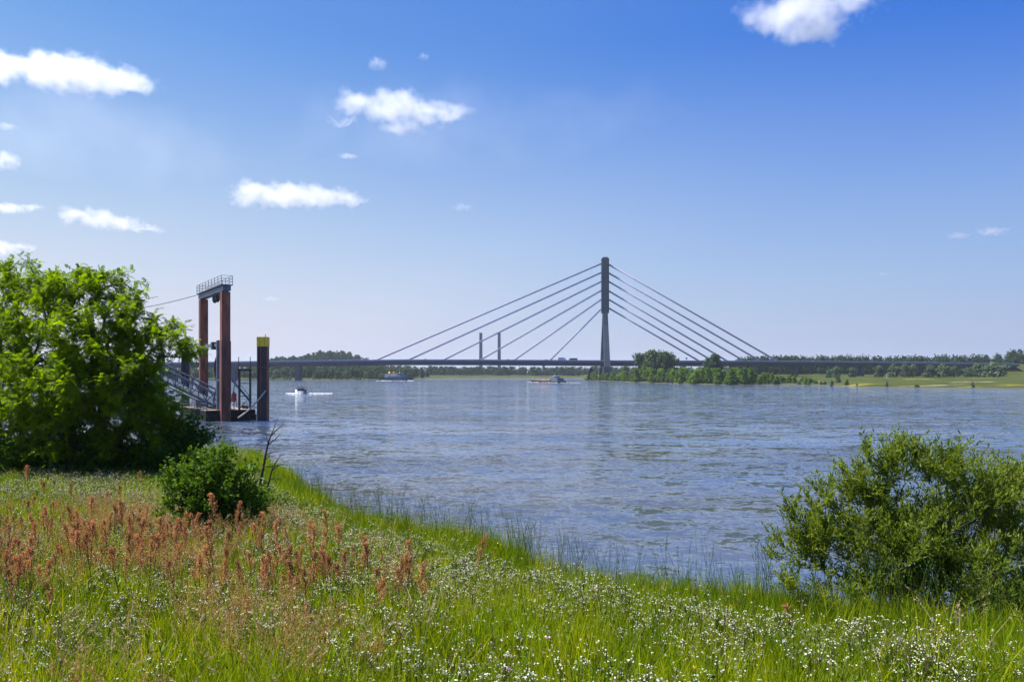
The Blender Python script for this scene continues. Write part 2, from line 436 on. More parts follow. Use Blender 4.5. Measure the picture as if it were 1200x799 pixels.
def far_tree(name, kind, x, y, hgt, wscale, label, cat='tree', group=None, seed=0, sink=0.0):
    s = hgt/BH[kind]
    o = empty(name, (x, y, gz(x, y)-sink), label, cat, group, random.uniform(0, 6.28)); o.scale = (s*wscale, s*wscale, s)
    link('crown', CR[kind, seed % 4], o)['kind'] = 'stuff'
    link('trunk', (TS if kind in 'sw' else TR)[seed % 3], o)
    return o


def far_wood(name, label, pts, kind_mat, hgt, wid, quads=130, leaf=1.5, seed=1, jit=.3):
    """a far-off wood reading as one mass: every tree is its own crown of leaf clumps, joined"""
    rg = np.random.default_rng(seed); tv = []; tr = []
    for q in range(5):
        me = far_crown('tmp', seed*10+q, hgt, wid, quads, None, leaf, lobes=6, low=.0)
        a = np.empty(len(me.vertices)*3, np.float32); me.vertices.foreach_get('co', a); tv.append(a.reshape(-1, 3))
        bpy.data.meshes.remove(me)
    VV = []; RN = []
    for k, (x, y) in enumerate(pts):
        v = tv[k % 5]; a = rg.random()*6.28; s = 1+jit*(rg.random()*2-1); c_, s_ = math.cos(a), math.sin(a)
        VV.append(np.stack([(v[:, 0]*c_-v[:, 1]*s_)*s+x, (v[:, 0]*s_+v[:, 1]*c_)*s+y, v[:, 2]*s+gz(x, y)-.5], -1))
        RN.append(np.clip(rg.random()*.6+.4*rg.random(quads), 0, 1))
    V = np.concatenate(VV); me = mesh_np(name, V, np.arange(len(V)).reshape(-1, 4), kind_mat, {'rnd': np.concatenate(RN)})
    return tag(link(name, me), label, 'wood', kind='stuff')


# ---- far woods (beyond about a kilometre)
def band(p0, p1, d0, d1, cnt, rg):
    px = rg.uniform(p0, p1, cnt); d = rg.uniform(d0, d1, cnt); return list(zip((px-600)/F*d, d))


rg = np.random.default_rng(3)
hill = []
while len(hill) < 420:
    a, b_ = rg.uniform(-160, 160), rg.uniform(-220, 120)
    if (a/150)**2+(b_/220)**2 < 1: hill.append((-335+a, 1500+b_))
far_wood('hill_wood', 'dark green wood covering the low round hill behind the left end of the bridge', hill, L_fardark, 13, 15, 260, 2.1, 2)
far_wood('far_wood', 'distant blue green wood closing the river bend behind the barge',
         band(470, 900, 1420, 1560, 300, rg)+band(500, 700, 1350, 1420, 60, rg), L_fardark, 13.5, 18, 220, 2.2, 3)
far_wood('tall_wood', 'long dark wood behind the right end of the bridge', band(862, 1130, 940, 1020, 330, rg)+band(1130, 1400, 980, 1060, 190, rg), L_fardark, 20, 15, 340, 1.8, 4, jit=.16)
far_wood('left_wood', 'green wood on the far bank behind the steel gantry', band(-150, 352, 945, 1040, 420, rg)+band(350, 480, 930, 980, 90, rg), L_far, 13, 14, 260, 1.6, 5)

# ---- trees on the far left bank seen under the bridge deck
random.seed(5)
for k in range(64):
    px = 190+k*4.9+random.uniform(-2, 2)
    if 340 < px < 360: d = random.uniform(905, 940)
    elif px < 470: d = random.uniform(890, 950)
    elif px < 556: d = float(np.interp(px, SP, SY))+random.uniform(12, 50)
    else: d = random.uniform(1230, 1300)
    kd = random.choice('bbbbggd' if px < 470 else 'bdd')
    hg = random.uniform(7, 11.5) if px < 470 else random.uniform(9, 13)
    far_tree('bank_tree', kd, XA(px, d), d, hg, random.uniform(.8, 1.1),
             {'b': 'mid green tree in the row on the far bank under the bridge deck', 'g': 'grey green willow in the row on the far bank under the bridge deck',
              'd': 'dark green tree in the row on the far bank under the bridge deck'}[kd], 'tree',
             {'b': 'mid green trees along the far bank under the bridge', 'g': 'grey green willows along the far bank under the bridge', 'd': 'dark green trees along the far bank under the bridge'}[kd], k)
far_tree('bank_tree', 'b', XA(335, 1000), 1000, 17, 1.0, 'taller tree rising over the bridge deck just right of the yellow capped mooring pile', seed=1)
far_tree('bank_tree', 'b', XA(324, 990), 990, 16, .9, 'bushy tree rising over the bridge deck beside the yellow capped mooring pile', seed=2)
for k in range(26):
    px = random.uniform(312, 470); d = random.uniform(876, 900); 
    if 343 < px < 358: continue
    far_tree('low_bush', 's', XA(px, d), d, random.uniform(2.2, 4.2), 1.3, 'low light green bush at the foot of the far left bank', 'bush', 'low bushes at the foot of the far left bank', k)

# ---- trees and shrubs on the spit by the pylon
far_tree('round_tree', 'b', XA(765, 735), 735, 28.0, 1.05, 'large broad dark green tree just right of the bridge pylon', seed=0)
o = far_tree('round_tree', 'b', XA(752, 742), 742, 24, 1.0, 'left shoulder tree of the large clump right of the bridge pylon', seed=3)
o = far_tree('round_tree', 'b', XA(781, 728), 728, 24.5, .95, 'right shoulder tree of the large clump right of the bridge pylon', seed=2)
far_tree('round_tree', 'd', XA(838, 640), 640, 21.5, .95, 'smaller dark tree in front of the deck under the lowest right stay cables', seed=1)
far_tree('round_tree', 'd', XA(830, 645), 645, 18.5, 1.0, 'low dark tree leaning on the smaller tree under the right stay cables', seed=3)
far_tree('round_tree', 'g', XA(733, 780), 780, 13, .8, 'grey green tree between the pylon and the large broad tree', seed=1)
random.seed(11)
for k in range(120):
    px = 690+226*(k+random.random())/120
    sh = float(np.interp(px, SP, SY)); d = sh+random.choice([6, 14, 26, 42, 60])*random.uniform(.8, 1.2)
    if px < 745: d = sh+random.uniform(6, 25); hg = random.uniform(3.5, 9.0)*(1.15 if px < 702 or 715 < px < 735 else .8)
    elif px > 885: hg = random.uniform(3, 7.5)
    else: hg = random.uniform(6, 11.5)
    grey = random.random() < .10
    far_tree('spit_shrub', 'w' if grey else 's', XA(px, d), d, hg*(.6 if grey else 1), random.uniform(.9, 1.3),
             'grey green willow shrub in the thicket on the river spit' if grey else 'bright green shrub in the dense thicket on the river spit', 'shrub',
             'grey shrubs on the spit' if grey else 'bright green shrubs of the thicket on the spit', k)
far_tree('spit_shrub', 's', XA(692, 858), 858, 12, 1.1, 'tall rounded shrub at the very tip of the river spit left of the pylon', 'shrub', seed=1)
# ---- willows along the right meadow
rows = [(971, 431.5, 8, 'small willow first from the left in the row behind the green channel marker'),
        (980, 428.5, 10, 'slim willow second from the left in the row behind the green channel marker'),
        (999, 429.5, 11, 'lone willow between the marker willows and the wide gap in the row'),
        (1030, 427, 12, 'upright willow right of the white marker post before the viaduct'),
        (1047, 425, 14, 'broad pale willow left of the pair before the viaduct'),
        (1060, 426, 11, 'willow wedged behind its two neighbours before the viaduct'),
        (1070, 425.5, 14, 'full round willow ending the middle cluster before the viaduct'),
        (1089, 426, 15, 'low wide willow starting the right cluster of the row'),
        (1105, 425, 18, 'wide tall willow in the middle of the right cluster'),
        (1118, 428, 14, 'shorter round willow right of the wide tall one'),
        (1134, 429.5, 14, 'lowest willow of the right cluster'),
        (1146, 424.5, 19, 'tall willow overlapped by the big round end willow'),
        (1165, 423, 29, 'biggest round willow at the right end of the row')]
for k, (px, top, wpx, lab) in enumerate(rows):
    d = 700-(12 if px == 1165 else 0); x = XA(px, d); hg = H-(top-Y0)/F*d-gz(x, d)
    far_tree('willow_tree', 'g', x, d, hg, (wpx/F*d)/(11*hg/12)*1.02, lab, 'willow', 'willows in a row on the right meadow', k)
small = [(920, 443, 8), (931, 439, 8), (936, 446, 7), (944, 444, 6), (949, 442, 9), (955, 445, 8), (966, 446, 6), (975, 446, 5), (912, 447, 7), (903, 444, 8), (1039, 446, 4), (1074, 451.5, 8), (1140, 447, 4), (1004, 451.5, 3)]
for k, (px, top, wpx) in enumerate(small):
    sh = float(np.interp(px, SP, SY)); d = sh+random.uniform(5, 45) if px < 1000 else sh+8
    x = XA(px, d); hg = max(1.6, H-(top-Y0)/F*d-gz(x, d)); kd = 'ws'[k % 2]
    far_tree('meadow_bush', kd, x, d, hg, max(.8, (wpx/F*d)/(6*hg/8)), 'small %s bush on the right meadow near the shore' % ('grey green' if kd == 'w' else 'bright green'), 'bush', 'small %s bushes near the right shore' % ('grey green' if kd == 'w' else 'bright green'), k)
random.seed(19)
for k in range(34):
    px = 862+135*random.random()**1.3; sh = float(np.interp(px, SP, SY)); d = sh+random.uniform(4, 60); kd = 'ws'[random.random() < .7]
    far_tree('meadow_bush', kd, XA(px, d), d, random.uniform(2.2, 5.5), random.uniform(1.0, 1.5), 'low %s bush in the belt thinning out right of the thicket' % ('grey green' if kd == 'w' else 'bright green'), 'bush', 'low %s bushes right of the thicket' % ('grey green' if kd == 'w' else 'bright green'), k)
random.seed(21)
for k, (px, d, hg) in enumerate([(1097, 930, 24), (1120, 940, 22), (1131, 945, 22), (1106, 960, 20), (1178, 960, 21), (1190, 950, 23), (1165, 980, 20), (1203, 955, 22), (867, 930, 19), (886, 940, 19), (902, 940, 20), (945, 945, 20)]):
    far_tree('skyline_tree', 'd', XA(px, d), d, hg-5, 1.1, 'dark round tree standing out on the skyline above the right viaduct', 'tree', 'dark skyline trees above the right viaduct', k)

# ------------------------------------------------------------------ cable-stayed bridge
D = 860.0
bridge = empty('cable_stayed_bridge', (XA(709, D), D, 0), 'long cable stayed road bridge with one tall grey pylon crossing the river', 'bridge')
bx0 = XA(709, D)
dpx = np.array([-250, 0, 280, 320, 470, 560, 709, 900, 1000, 1100, 1150, 1190.]); dpy = np.array([429, 427.5, 423.4, 422.9, 421.2, 421.3, 422.2, 422.7, 423.4, 424.6, 425.4, 426.2])
def deck_z(px): return H-(np.interp(px, dpx, dpy)-Y0)/F*D-.9      # road level, the parapet stands above it
def lx(px): return XA(px, D)-bx0
stations = np.linspace(-250, 1185, 104)


def sweep(name, prof, mt, p0=-250, p1=1185):
    st = [s_ for s_ in stations if p0 <= s_ <= p1]; mb = MB(); k = len(prof); vs = []; fs = []
    for s_ in st:
        z = float(deck_z(s_)); vs += [(lx(s_), y, z+dz) for y, dz in prof]
    for a in range(len(st)-1):
        for q in range(k):
            fs.append((a*k+q, a*k+(q+1) % k, (a+1)*k+(q+1) % k, (a+1)*k+q))
    fs += [tuple(range(k)), tuple(reversed(range((len(st)-1)*k, len(st)*k)))]
    mb.add(vs, fs); return mb.obj(name, mt, bridge)


M_asph = mat('asphalt', (.055, .055, .058), .9, .15, .5)
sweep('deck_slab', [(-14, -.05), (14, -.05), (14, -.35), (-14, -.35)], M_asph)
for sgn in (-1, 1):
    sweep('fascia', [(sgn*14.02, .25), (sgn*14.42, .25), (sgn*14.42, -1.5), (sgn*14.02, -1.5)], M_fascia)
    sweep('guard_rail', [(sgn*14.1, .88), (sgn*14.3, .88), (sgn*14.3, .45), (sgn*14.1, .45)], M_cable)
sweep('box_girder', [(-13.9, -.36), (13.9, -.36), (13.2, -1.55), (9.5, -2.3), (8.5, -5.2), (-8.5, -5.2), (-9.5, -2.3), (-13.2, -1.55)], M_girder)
mb = MB()
for s_ in np.arange(-240, 1180, 2.6):
    z = float(deck_z(s_))
    for sgn in (-1, 1): mb.box((lx(s_), sgn*14.2, z+.5), (.12, .12, .75))
mb.obj('guard_rail_posts', M_steel, bridge)['kind'] = 'stuff'
mb = MB()
# piers
for k, px in enumerate([-120, -30, 55, 130, 203, 275, 350, 858, 931, 1008, 1080, 1140]):
    x = lx(px); z1 = float(deck_z(px))-5.1; wpx = 6.0 if px == 350 else 3.4; wd = wpx/F*D
    g0 = gz(XA(px, D), D)-2
    for sy in (-5, 5):
        mb = MB(); a = wd/2
        mb.add([(x-a*.78, sy-1.7, g0), (x+a*.78, sy-1.7, g0), (x+a*.78, sy+1.7, g0), (x-a*.78, sy+1.7, g0),
                (x-a, sy-2.4, z1), (x+a, sy-2.4, z1), (x+a, sy+2.4, z1), (x-a, sy+2.4, z1)],
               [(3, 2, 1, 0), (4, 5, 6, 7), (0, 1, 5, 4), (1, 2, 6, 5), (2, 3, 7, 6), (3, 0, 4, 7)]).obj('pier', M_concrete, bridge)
# pylon: two legs that lean together (seen edge-on), one head
zneck = H+(Y0-366)/F*D; ztop = H+(Y0-303.5)/F*D; zdeck = float(deck_z(709))


def taper(mb, x0, y0, z0, w0, t0, x1, y1, z1, w1, t1):
    return mb.add([(x0-w0/2, y0-t0/2, z0), (x0+w0/2, y0-t0/2, z0), (x0+w0/2, y0+t0/2, z0), (x0-w0/2, y0+t0/2, z0),
                   (x1-w1/2, y1-t1/2, z1), (x1+w1/2, y1-t1/2, z1), (x1+w1/2, y1+t1/2, z1), (x1-w1/2, y1+t1/2, z1)],
                  [(3, 2, 1, 0), (4, 5, 6, 7), (0, 1, 5, 4), (1, 2, 6, 5), (2, 3, 7, 6), (3, 0, 4, 7)])


for sgn in (-1, 1):
    mb = taper(MB(), 0, sgn*19.5, zdeck-6, 6.2, 4.5, 0, sgn*2.4, zneck, 4.8, 4.0)
    mb.obj('pylon_leg', M_concrete, bridge)
    mb = taper(MB(), 0, sgn*21, -4, 9.2, 6.5, 0, sgn*19.5, zdeck-6, 8.8, 5.5)
    mb.obj('pylon_foot', M_concrete, bridge)
hd = MB().box((0, 0, (zneck+ztop)/2+.6), (5.3, 7.6, ztop-zneck+1.8)).obj('pylon_head', M_concrete, bridge)
for sgn in (-1, 1): MB().box((sgn*3.25, 0, (zneck+ztop)/2-.2), (1.2, 8.6, ztop-zneck+1.2)).obj('head_cheek', M_concrete_d, bridge)
mb = MB()
for q in range(1, 22): mb.box((0, -3.83, zneck+(ztop-zneck)*q/22), (5.2, .08, .18))
mb.obj('casting_joints', M_concrete_d, bridge)['kind'] = 'stuff'
MB().box((0, 0, zdeck-6.9), (6, 34, 1.8)).obj('cross_beam', M_concrete, bridge)
attl = [309, 319.5, 330, 340.5, 351, 362]; attr_ = [310, 320, 330, 341, 351, 361]
ancl = [440, 478, 519, 562, 602, 644]; ancr = [912, 892, 873, 853, 836, 820]
for att, anc, sgn in ((attl, ancl, -1), (attr_, ancr, 1)):
    for ya, pa in zip(att, anc):
        a = Vector((sgn*3.9, 0, H+(Y0-ya)/F*D)); z = float(deck_z(pa)); b_ = Vector((lx(pa), 0, z))
        d = (b_-a).normalized(); up = Vector((-d.z*sgn, 0, d.x*sgn)).normalized(); mb = MB()
        for oy in (-.55, .55):
            for oz in (-.6, 0, .6): mb.tube([a+up*oz+Vector((0, oy, 0)), b_+up*oz+Vector((0, oy, 0))], .25, 6)
        mb.obj('stay_cable', M_cable, bridge, smooth=True)
        MB().box((lx(pa), 0, z+.5), (3.0, 2.6, 1.2)).obj('cable_anchor', M_girder, bridge)
# vehicles on the bridge
M_vb = mat('white_blue_van_paint', (.5, .56, .66), .4, .05, 1); M_dk = mat('dark_paint', (.04, .05, .08), .4, .05, 1)


def truck(px, y, ln, hh, mt, label, dirx=1):
    z = float(deck_z(px))-.05; o = empty('truck', (XA(px, D), D+y, z), label, 'truck')
    MB().box((-dirx*.9, 0, .95+hh/2), (ln-2.4, 2.5, hh)).obj('cargo_box', mt, o)
    mb = MB(); c = dirx*(ln/2-1.0); mb.add([(c-1*dirx, -1.2, .6), (c+1.1*dirx, -1.2, .6), (c+1.1*dirx, 1.2, .6), (c-1*dirx, 1.2, .6), (c-1*dirx, -1.2, 3), (c+.7*dirx, -1.2, 3), (c+.7*dirx, 1.2, 3), (c-1*dirx, 1.2, 3)],
                                       [(3, 2, 1, 0), (4, 5, 6, 7), (0, 1, 5, 4), (1, 2, 6, 5), (2, 3, 7, 6), (3, 0, 4, 7)]); mb.obj('cab', M_white, o)
    for wx in (-ln*.35, -ln*.2, ln*.38):
        for wy in (-1.05, 1.05): MB().tube([(wx, wy-.15, .5), (wx, wy+.15, .5)], .5, 12).obj('wheel', M_tyre, o)
    return o


def car(px, y, mt, label):
    z = float(deck_z(px))-.05; o = empty('car', (XA(px, D), D+y, z), label, 'car', 'cars crossing the bridge')
    mb = MB(); pr = [(-2.1, .3), (2.1, .3), (2.15, .75), (1.2, .95), (-1.9, 1.0), (-2.1, .8)]
    vs = [(x, s_*.85, z_) for s_ in (-1, 1) for x, z_ in pr]; k = len(pr)
    mb.add(vs, [tuple(range(k)), tuple(reversed(range(k, 2*k)))]+[(a, k+a, k+(a+1) % k, (a+1) % k) for a in range(k)]); mb.obj('body', mt, o)
    pr = [(-1.7, .98), (1.1, .94), (.4, 1.45), (-1.3, 1.48)]; vs = [(x, s_*.74, z_) for s_ in (-1, 1) for x, z_ in pr]; k = 4
    MB().add(vs, [tuple(range(k)), tuple(reversed(range(k, 2*k)))]+[(a, k+a, k+(a+1) % k, (a+1) % k) for a in range(k)]).obj('windows', M_glass, o)
    for wx in (-1.3, 1.3):
        for wy in (-.8, .8): MB().tube([(wx, wy-.1, .32), (wx, wy+.1, .32)], .32, 10).obj('wheel', M_tyre, o)
    return o


truck(658, -6, 8.5, 2.7, M_vb, 'pale blue box truck on the bridge just left of the pylon')
truck(672, 6, 10, 2.3, M_dk, 'low dark truck on the bridge between the box truck and the pylon', -1)
truck(420, -6, 12, 2.2, M_hold, 'brown lorry on the bridge above the wooded hill')
for k, (px, c_, lb) in enumerate([(345, M_red, 'red car on the bridge above the river pier'), (500, M_white, 'white car on the bridge between the two longest left stay cables'),
                                  (596, M_dk, 'dark car on the bridge right of the two slim far towers'), (640, M_red, 'red car on the bridge under the shortest left stay cable'),
                                  (752, M_white, 'white car on the bridge left of the broad dark tree'), (960, M_red, 'red car on the right viaduct above the green channel marker'), (1060, M_white, 'white car on the right viaduct above the willow cluster')]):
    car(px, -8 if k % 2 else -5, c_, lb)
o = empty('road_sign', (XA(802, D), D-10, float(deck_z(802))-.05), 'small dark sign on a post on the bridge between the two spit trees', 'sign')
MB().tube([(0, 0, 0), (0, 0, 3.0)], .12, 6).obj('post', M_steel, o); MB().box((0, -.15, 3.2), (1.9, .12, 1.5)).obj('panel', M_girder, o)

# far towers and blocks
for px, lab in ((563.5, 'left one of two slim blue grey towers behind the bridge'), (585, 'right one of two slim blue grey towers behind the bridge')):
    dd = 2000; o = empty('slim_tower', (XA(px, dd), dd, 3), lab, 'tower')
    hh = H+(Y0-390.5)/F*dd-3
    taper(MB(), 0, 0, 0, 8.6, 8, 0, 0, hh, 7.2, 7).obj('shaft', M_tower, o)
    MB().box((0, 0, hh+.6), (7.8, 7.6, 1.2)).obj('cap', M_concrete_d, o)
for px, top, w_, lab in ((517.5, 429.5, 3, 'left small blue grey tower block just under the bridge deck'), (522.5, 429.5, 3, 'right small blue grey tower block just under the bridge deck'),
                         (637, 428.8, 3, 'small blue water tower block over the woods behind the barge')):
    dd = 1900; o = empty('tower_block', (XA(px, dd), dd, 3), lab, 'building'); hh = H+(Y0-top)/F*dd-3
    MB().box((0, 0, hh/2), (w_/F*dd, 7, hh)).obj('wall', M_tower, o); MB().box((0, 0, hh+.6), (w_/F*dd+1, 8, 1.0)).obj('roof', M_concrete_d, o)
    for q in range(3):
        for e in range(2): MB().box(((e-.5)*2.6, -3.53, hh-3-q*3.2), (1.4, .1, 1.5)).obj('window', M_glass, o)

# ------------------------------------------------------------------ markers on the banks
dd = 872; x = XA(340, dd); o = empty('day_beacon', (x, dd, gz(x, dd)), 'red and white banded beacon post on the far bank left of the river pier', 'beacon')
b0 = 0
for q, mt in enumerate((M_red, M_white, M_red, M_white)):
    MB().tube([(0, 0, b0), (0, 0, b0+2.0)], [.75, .7], 10).obj('band', mt, o); b0 += 2.0
MB().tube([(0, 0, b0), (0, 0, b0+1.7)], [.3, 1.3], 10).obj('topmark', M_red, o)
x = XA(974, 470); o = empty('channel_marker', (x, 470, 0), 'slim green channel marker standing in the water off the right bank', 'marker')
MB().tube([(0, 0, -3), (0, 0, 9.0)], [.16, .10], 8).obj('post', mat('green_paint', (.03, .16, .09), .5), o)
MB().tube([(0, 0, -1), (0, 0, .9), (0, 0, 3.2), (0, 0, 3.6)], [.75, .75, .5, .15], 10).obj('float_body', mat('dark_green_paint', (.015, .07, .05), .5), o)
MB().tube([(0, 0, 9.0), (0, 0, 10.6)], [.6, .05], 8).obj('cone_topmark', mat('green_topmark', (.03, .16, .09), .5), o)
for px, dd, hh, lab in ((1039, 640, 3.6, 'white marker post before the willows on the right meadow'), (913, 640, 2.6, 'small white board on the meadow right of the thicket')):
    x = XA(px, dd); o = empty('marker_post', (x, dd, gz(x, dd)), lab, 'marker')
    MB().tube([(0, 0, 0), (0, 0, hh)], .14, 6).obj('post', M_white, o); MB().box((0, -.17, hh-.5), (1.1, .1, 1.2)).obj('board', M_white, o)

# ------------------------------------------------------------------ landing stage
A0 = Vector((XA(264, 132), 132, 0)); B0 = Vector((XA(238.5, 146), 146, 0)); ax = (B0-A0).normalized(); Lg = (B0-A0).length
RZ = math.atan2(ax.y, ax.x); nx = Vector((ax.y, -ax.x, 0))      # towards the camera-right side
zt = H+(Y0-342)/F*132
gan = empty('lifting_gantry', A0, 'tall steel lifting gantry of two rust red piles joined by a railed walkway', 'gantry', rz=RZ)
# local: x runs from the near pile to the far pile, y across
for xx, lab in ((0, None), (Lg, None)):
    MB().box((xx, 0, (zt-4)/2), (1.3, 1.3, zt+4), 0).obj('pile', M_rust, gan)
    mb = MB()
    for s1 in (-1, 1):
        for s2 in (-1, 1): mb.box((xx+s1*.55, s2*.67, (zt-4)/2), (.16, .05, zt+3.9))
    mb.obj('interlock_strips', M_rustdark, gan)
mb = MB().box((0, 0, 4.6), (1.52, 1.52, 17.2)); mb.obj('guide_sleeve', M_rustdark, gan)
MB().box((Lg/2, 0, zt+.5), (Lg+2.3, 1.3, .72)).obj('cross_girder', M_steel, gan)
MB().box((Lg/2, 0, zt+1.07), (Lg+2.6, 1.9, .12)).obj('walkway', M_steel, gan)
zr = zt+1.13; x0, x1 = -1.2, Lg+1.2
for k in range(9):
    xx = x0+(x1-x0)*k/8
    for sy in (-.9, .9): MB().box((xx, sy, zr+.72), (.08, .08, 1.44)).obj('rail_post', M_steel, gan)
for sy in (-.9, .9):
    for zz in (.5, .97, 1.44): MB().beam((x0, sy, zr+zz), (x1, sy, zr+zz), .06, .06).obj('rail', M_steel, gan)
for xx in (x0, x1):
    for zz in (.5, .97, 1.44): MB().beam((xx, -.9, zr+zz), (xx, .9, zr+zz), .06, .06).obj('rail', M_steel, gan)
for xx in (5.6, 7.6): MB().tube([(xx, 0, zt), (xx, 0, zt-.9), (xx, 0, zt-1.3)], [.42, .42, .2], 8).obj('pulley_block', M_black, gan)
mb = MB()
for s1 in (-.3, .3): mb.beam((Lg+.95, s1, 1), (Lg+.95, s1, zt+1.5), .07, .07)
for q in range(60): mb.beam((Lg+.95, -.3, 1.2+q*.37), (Lg+.95, .3, 1.2+q*.37), .04, .04)
mb.obj('ladder', M_steel_l, gan)
zc = H+(Y0-404)/F*137
MB().beam((.9, -.2, zc), (Lg-.7, -.2, zc), .45, .55).obj('lower_cross_beam', M_steel, gan)
for xx in (4.5, 8.5): MB().box((xx, -.2, zc-.1), (1.2, 1.1, 1.3)).obj('winch', M_black, gan)
MB().tube([(5, -.2, zc-.6), (5, -.2, zc-1.5), (5, -.2, zc-2.2)], [.3, .3, .1], 8).obj('hook', M_black, gan)
# vertical pipe, hose, braces next to the near pile
MB().tube([(1.55, .75, 1), (1.55, .75, zc+.6)], .33, 10).obj('riser_pipe', M_steel, gan)
o = tag(MB().tube([P(254, 419, 134), P(252.6, 424, 134), P(252, 431, 134), P(253, 440, 134), P(255, 448, 134), P(257.5, 456, 134), P(258.5, 462, 134)], .2, 8).obj('loading_hose', M_black, smooth=True),
        'thick black loading hose hanging in a curve beside the near gantry pile', 'hose')
MB().tube([P(255.5, 418.5, 134), P(253.6, 421.5, 134)], .33, 8).obj('coupling', M_red, o)
MB().beam(gan.matrix_world.inverted() @ P(258.5, 443, 132) if False else Vector((1.0, .8, 6.8)), Vector((5.4, .8, 3.0)), .28, .28).obj('brace', M_steel, gan)
MB().beam(Vector((-.9, -.9, 6.8)), Vector((-2.6, -3.6, 3.0)), .28, .28).obj('brace', M_steel, gan)

# mooring dolphin
dp = P(308.5, 493, 132); o = empty('mooring_pile', (dp.x, dp.y, 0), 'dark square mooring pile with a yellow painted cap standing in the river', 'pile', rz=.12)
zt2 = H+(Y0-406)/F*132; zt3 = H+(Y0-395)/F*132
MB().box((0, 0, (zt2-4)/2), (1.58, 1.5, zt2+4)).obj('shaft', M_pileblack, o)
mb = MB()
for a, b_ in ((-.78, 0), (.78, 0)): mb.box((a, -.04, (zt2-4)/2), (.14, 1.6, zt2+3.98))
mb.box((-.25, -.78, (zt2-4)/2), (.10, .06, zt2+3.9)); mb.obj('sheet_edges', M_rust, o)
MB().box((0, 0, 8.9), (1.82, 1.74, .18)).obj('weld_band', M_rustdark, o)
MB().box((0, 0, (zt2+zt3)/2), (1.78, 1.68, zt3-zt2)).obj('yellow_cap', M_yellow, o)
for a in (-.45, .35): MB().box((a, -.85, (zt2+zt3)/2), (.07, .03, zt3-zt2-.02)).obj('cap_seam', mat('dark_yellow_paint', (.42, .26, .02), .6), o)  # seam strips in a darker yellow than the cap
MB().tube([(.35, 0, zt3), (.35, 0, zt3+.45)], .12, 8).obj('cap_light', M_yellow, o)
# dark piles behind
for px, d, top, lab in ((217.5, 148, 417, 'dark pile behind the gangway, right next to the tree edge'), (188.5, 150, 417, 'dark pile behind the gangway, half hidden by the tree')):
    p = P(px, 480, d); o = empty('dark_pile', (p.x, p.y, 0), lab, 'pile', rz=.3); zz = H+(Y0-top)/F*d
    MB().box((0, 0, (zz-4)/2), (1.35, 1.3, zz+4)).obj('shaft', M_pileblack, o); MB().box((0, 0, zz+.06), (1.5, 1.45, .12)).obj('cap', M_rustdark, o)
    for q, zz2 in enumerate((5.6, 7.0)): MB().box((-.78, 0, zz2), (.25, .3, .35)).obj('bracket', M_white, o)

# pontoon with railings, stair tower
pc = Vector((XA(255, 141), 141, 0))
pon = empty('landing_pontoon', pc, 'dark floating pontoon with railings moored between the gantry piles', 'pontoon', rz=RZ)
mb = MB()
for sgn in (-1, 1): mb.box((0, sgn*2.7, .55), (19.5, 2.6, 2.3))
mb.box((0, 0, .7), (2.4, 2.9, 2.0)); mb.box((8.4, 0, .7), (2.4, 2.9, 2.0)); mb.box((-8.9, 0, .7), (1.6, 2.9, 2.0))
mb.obj('hull', M_pontoon, pon)
for sgn in (-1, 1): MB().box((0, sgn*2.7, 1.76), (19.2, 2.5, .10)).obj('deck_boards', M_wood, pon)
for sy in (-3.85, 3.85):
    for k in range(9): MB().box((-9.5+19*k/8, sy, 2.35), (.07, .07, 1.1)).obj('rail_post', M_steel, pon)
    for zz in (2.35, 2.88): MB().beam((-9.5, sy, zz), (9.5, sy, zz), .06, .06).obj('rail', M_steel, pon)
for k in range(5): MB().tube([(-8.5+4.2*k, -4.2, .9), (-8.5+4.2*k, -4.2, -.1)], .35, 8).obj('fender', M_black, pon)
for q in range(3): MB().tube([(-7+q*1.2, -3.3, 1.8), (-7+q*1.2, -3.3, 2.3)], [.25, .32], 8).obj('bollard', M_black, pon)

st = Vector((XA(287, 131), 131, 1.8)); tw = empty('stair_tower', st, 'black steel access tower with ladder and railed top on the pontoon corner', 'ladder tower', rz=.25)
zz1 = H+(Y0-434)/F*131-1.8
for a in (-.85, .85):
    for b_ in (-.7, .7): MB().box((a, b_, zz1/2), (.24, .24, zz1)).obj('tower_post', M_black, tw)
MB().box((0, 0, zz1+.08), (2.1, 1.8, .3)).obj('platform', M_black, tw)
for zz in (zz1*.35, zz1*.68):
    mb = MB()
    for p, q in (((-.85, -.7), (.85, -.7)), ((.85, -.7), (.85, .7)), ((.85, .7), (-.85, .7)), ((-.85, .7), (-.85, -.7))): mb.beam((*p, zz), (*q, zz), .1, .1)
    mb.obj('ring_beam', M_black, tw)
for a in (-.9, .9):
    MB().tube([(a, -.7, zz1), (a, -.7, zz1+2.2)], .06, 6).obj('mast', M_black, tw)
for k, (xa, xb) in enumerate(((-1.6, -.9),)):
    mb = MB()
    for s1 in (-.35, .35): mb.beam((-2.4, s1-.6, 0), (-1.0, s1-.6, zz1), .08, .08)
    for q in range(14): f_ = q/14; mb.beam((-2.4+1.4*f_, -.95, zz1*f_), (-2.4+1.4*f_, -.25, zz1*f_), .05, .05)
    mb.obj('ladder', M_steel, tw)
MB().beam((-.85, -.72, .2), (.85, -.72, zz1*.35), .09, .09).obj('diagonal', M_black, tw); MB().beam((.85, -.72, zz1*.35), (-.85, -.72, zz1*.68), .09, .09).obj('diagonal', M_black, tw)
cg = empty('cantilever_frame', (0, 0, 0), None, None) if False else None
pq = P(274.5, 473, 131.5); o = empty('fire_point', (pq.x, pq.y, 1.8), 'red lifebuoy case on a post on the pontoon deck', 'lifebuoy')
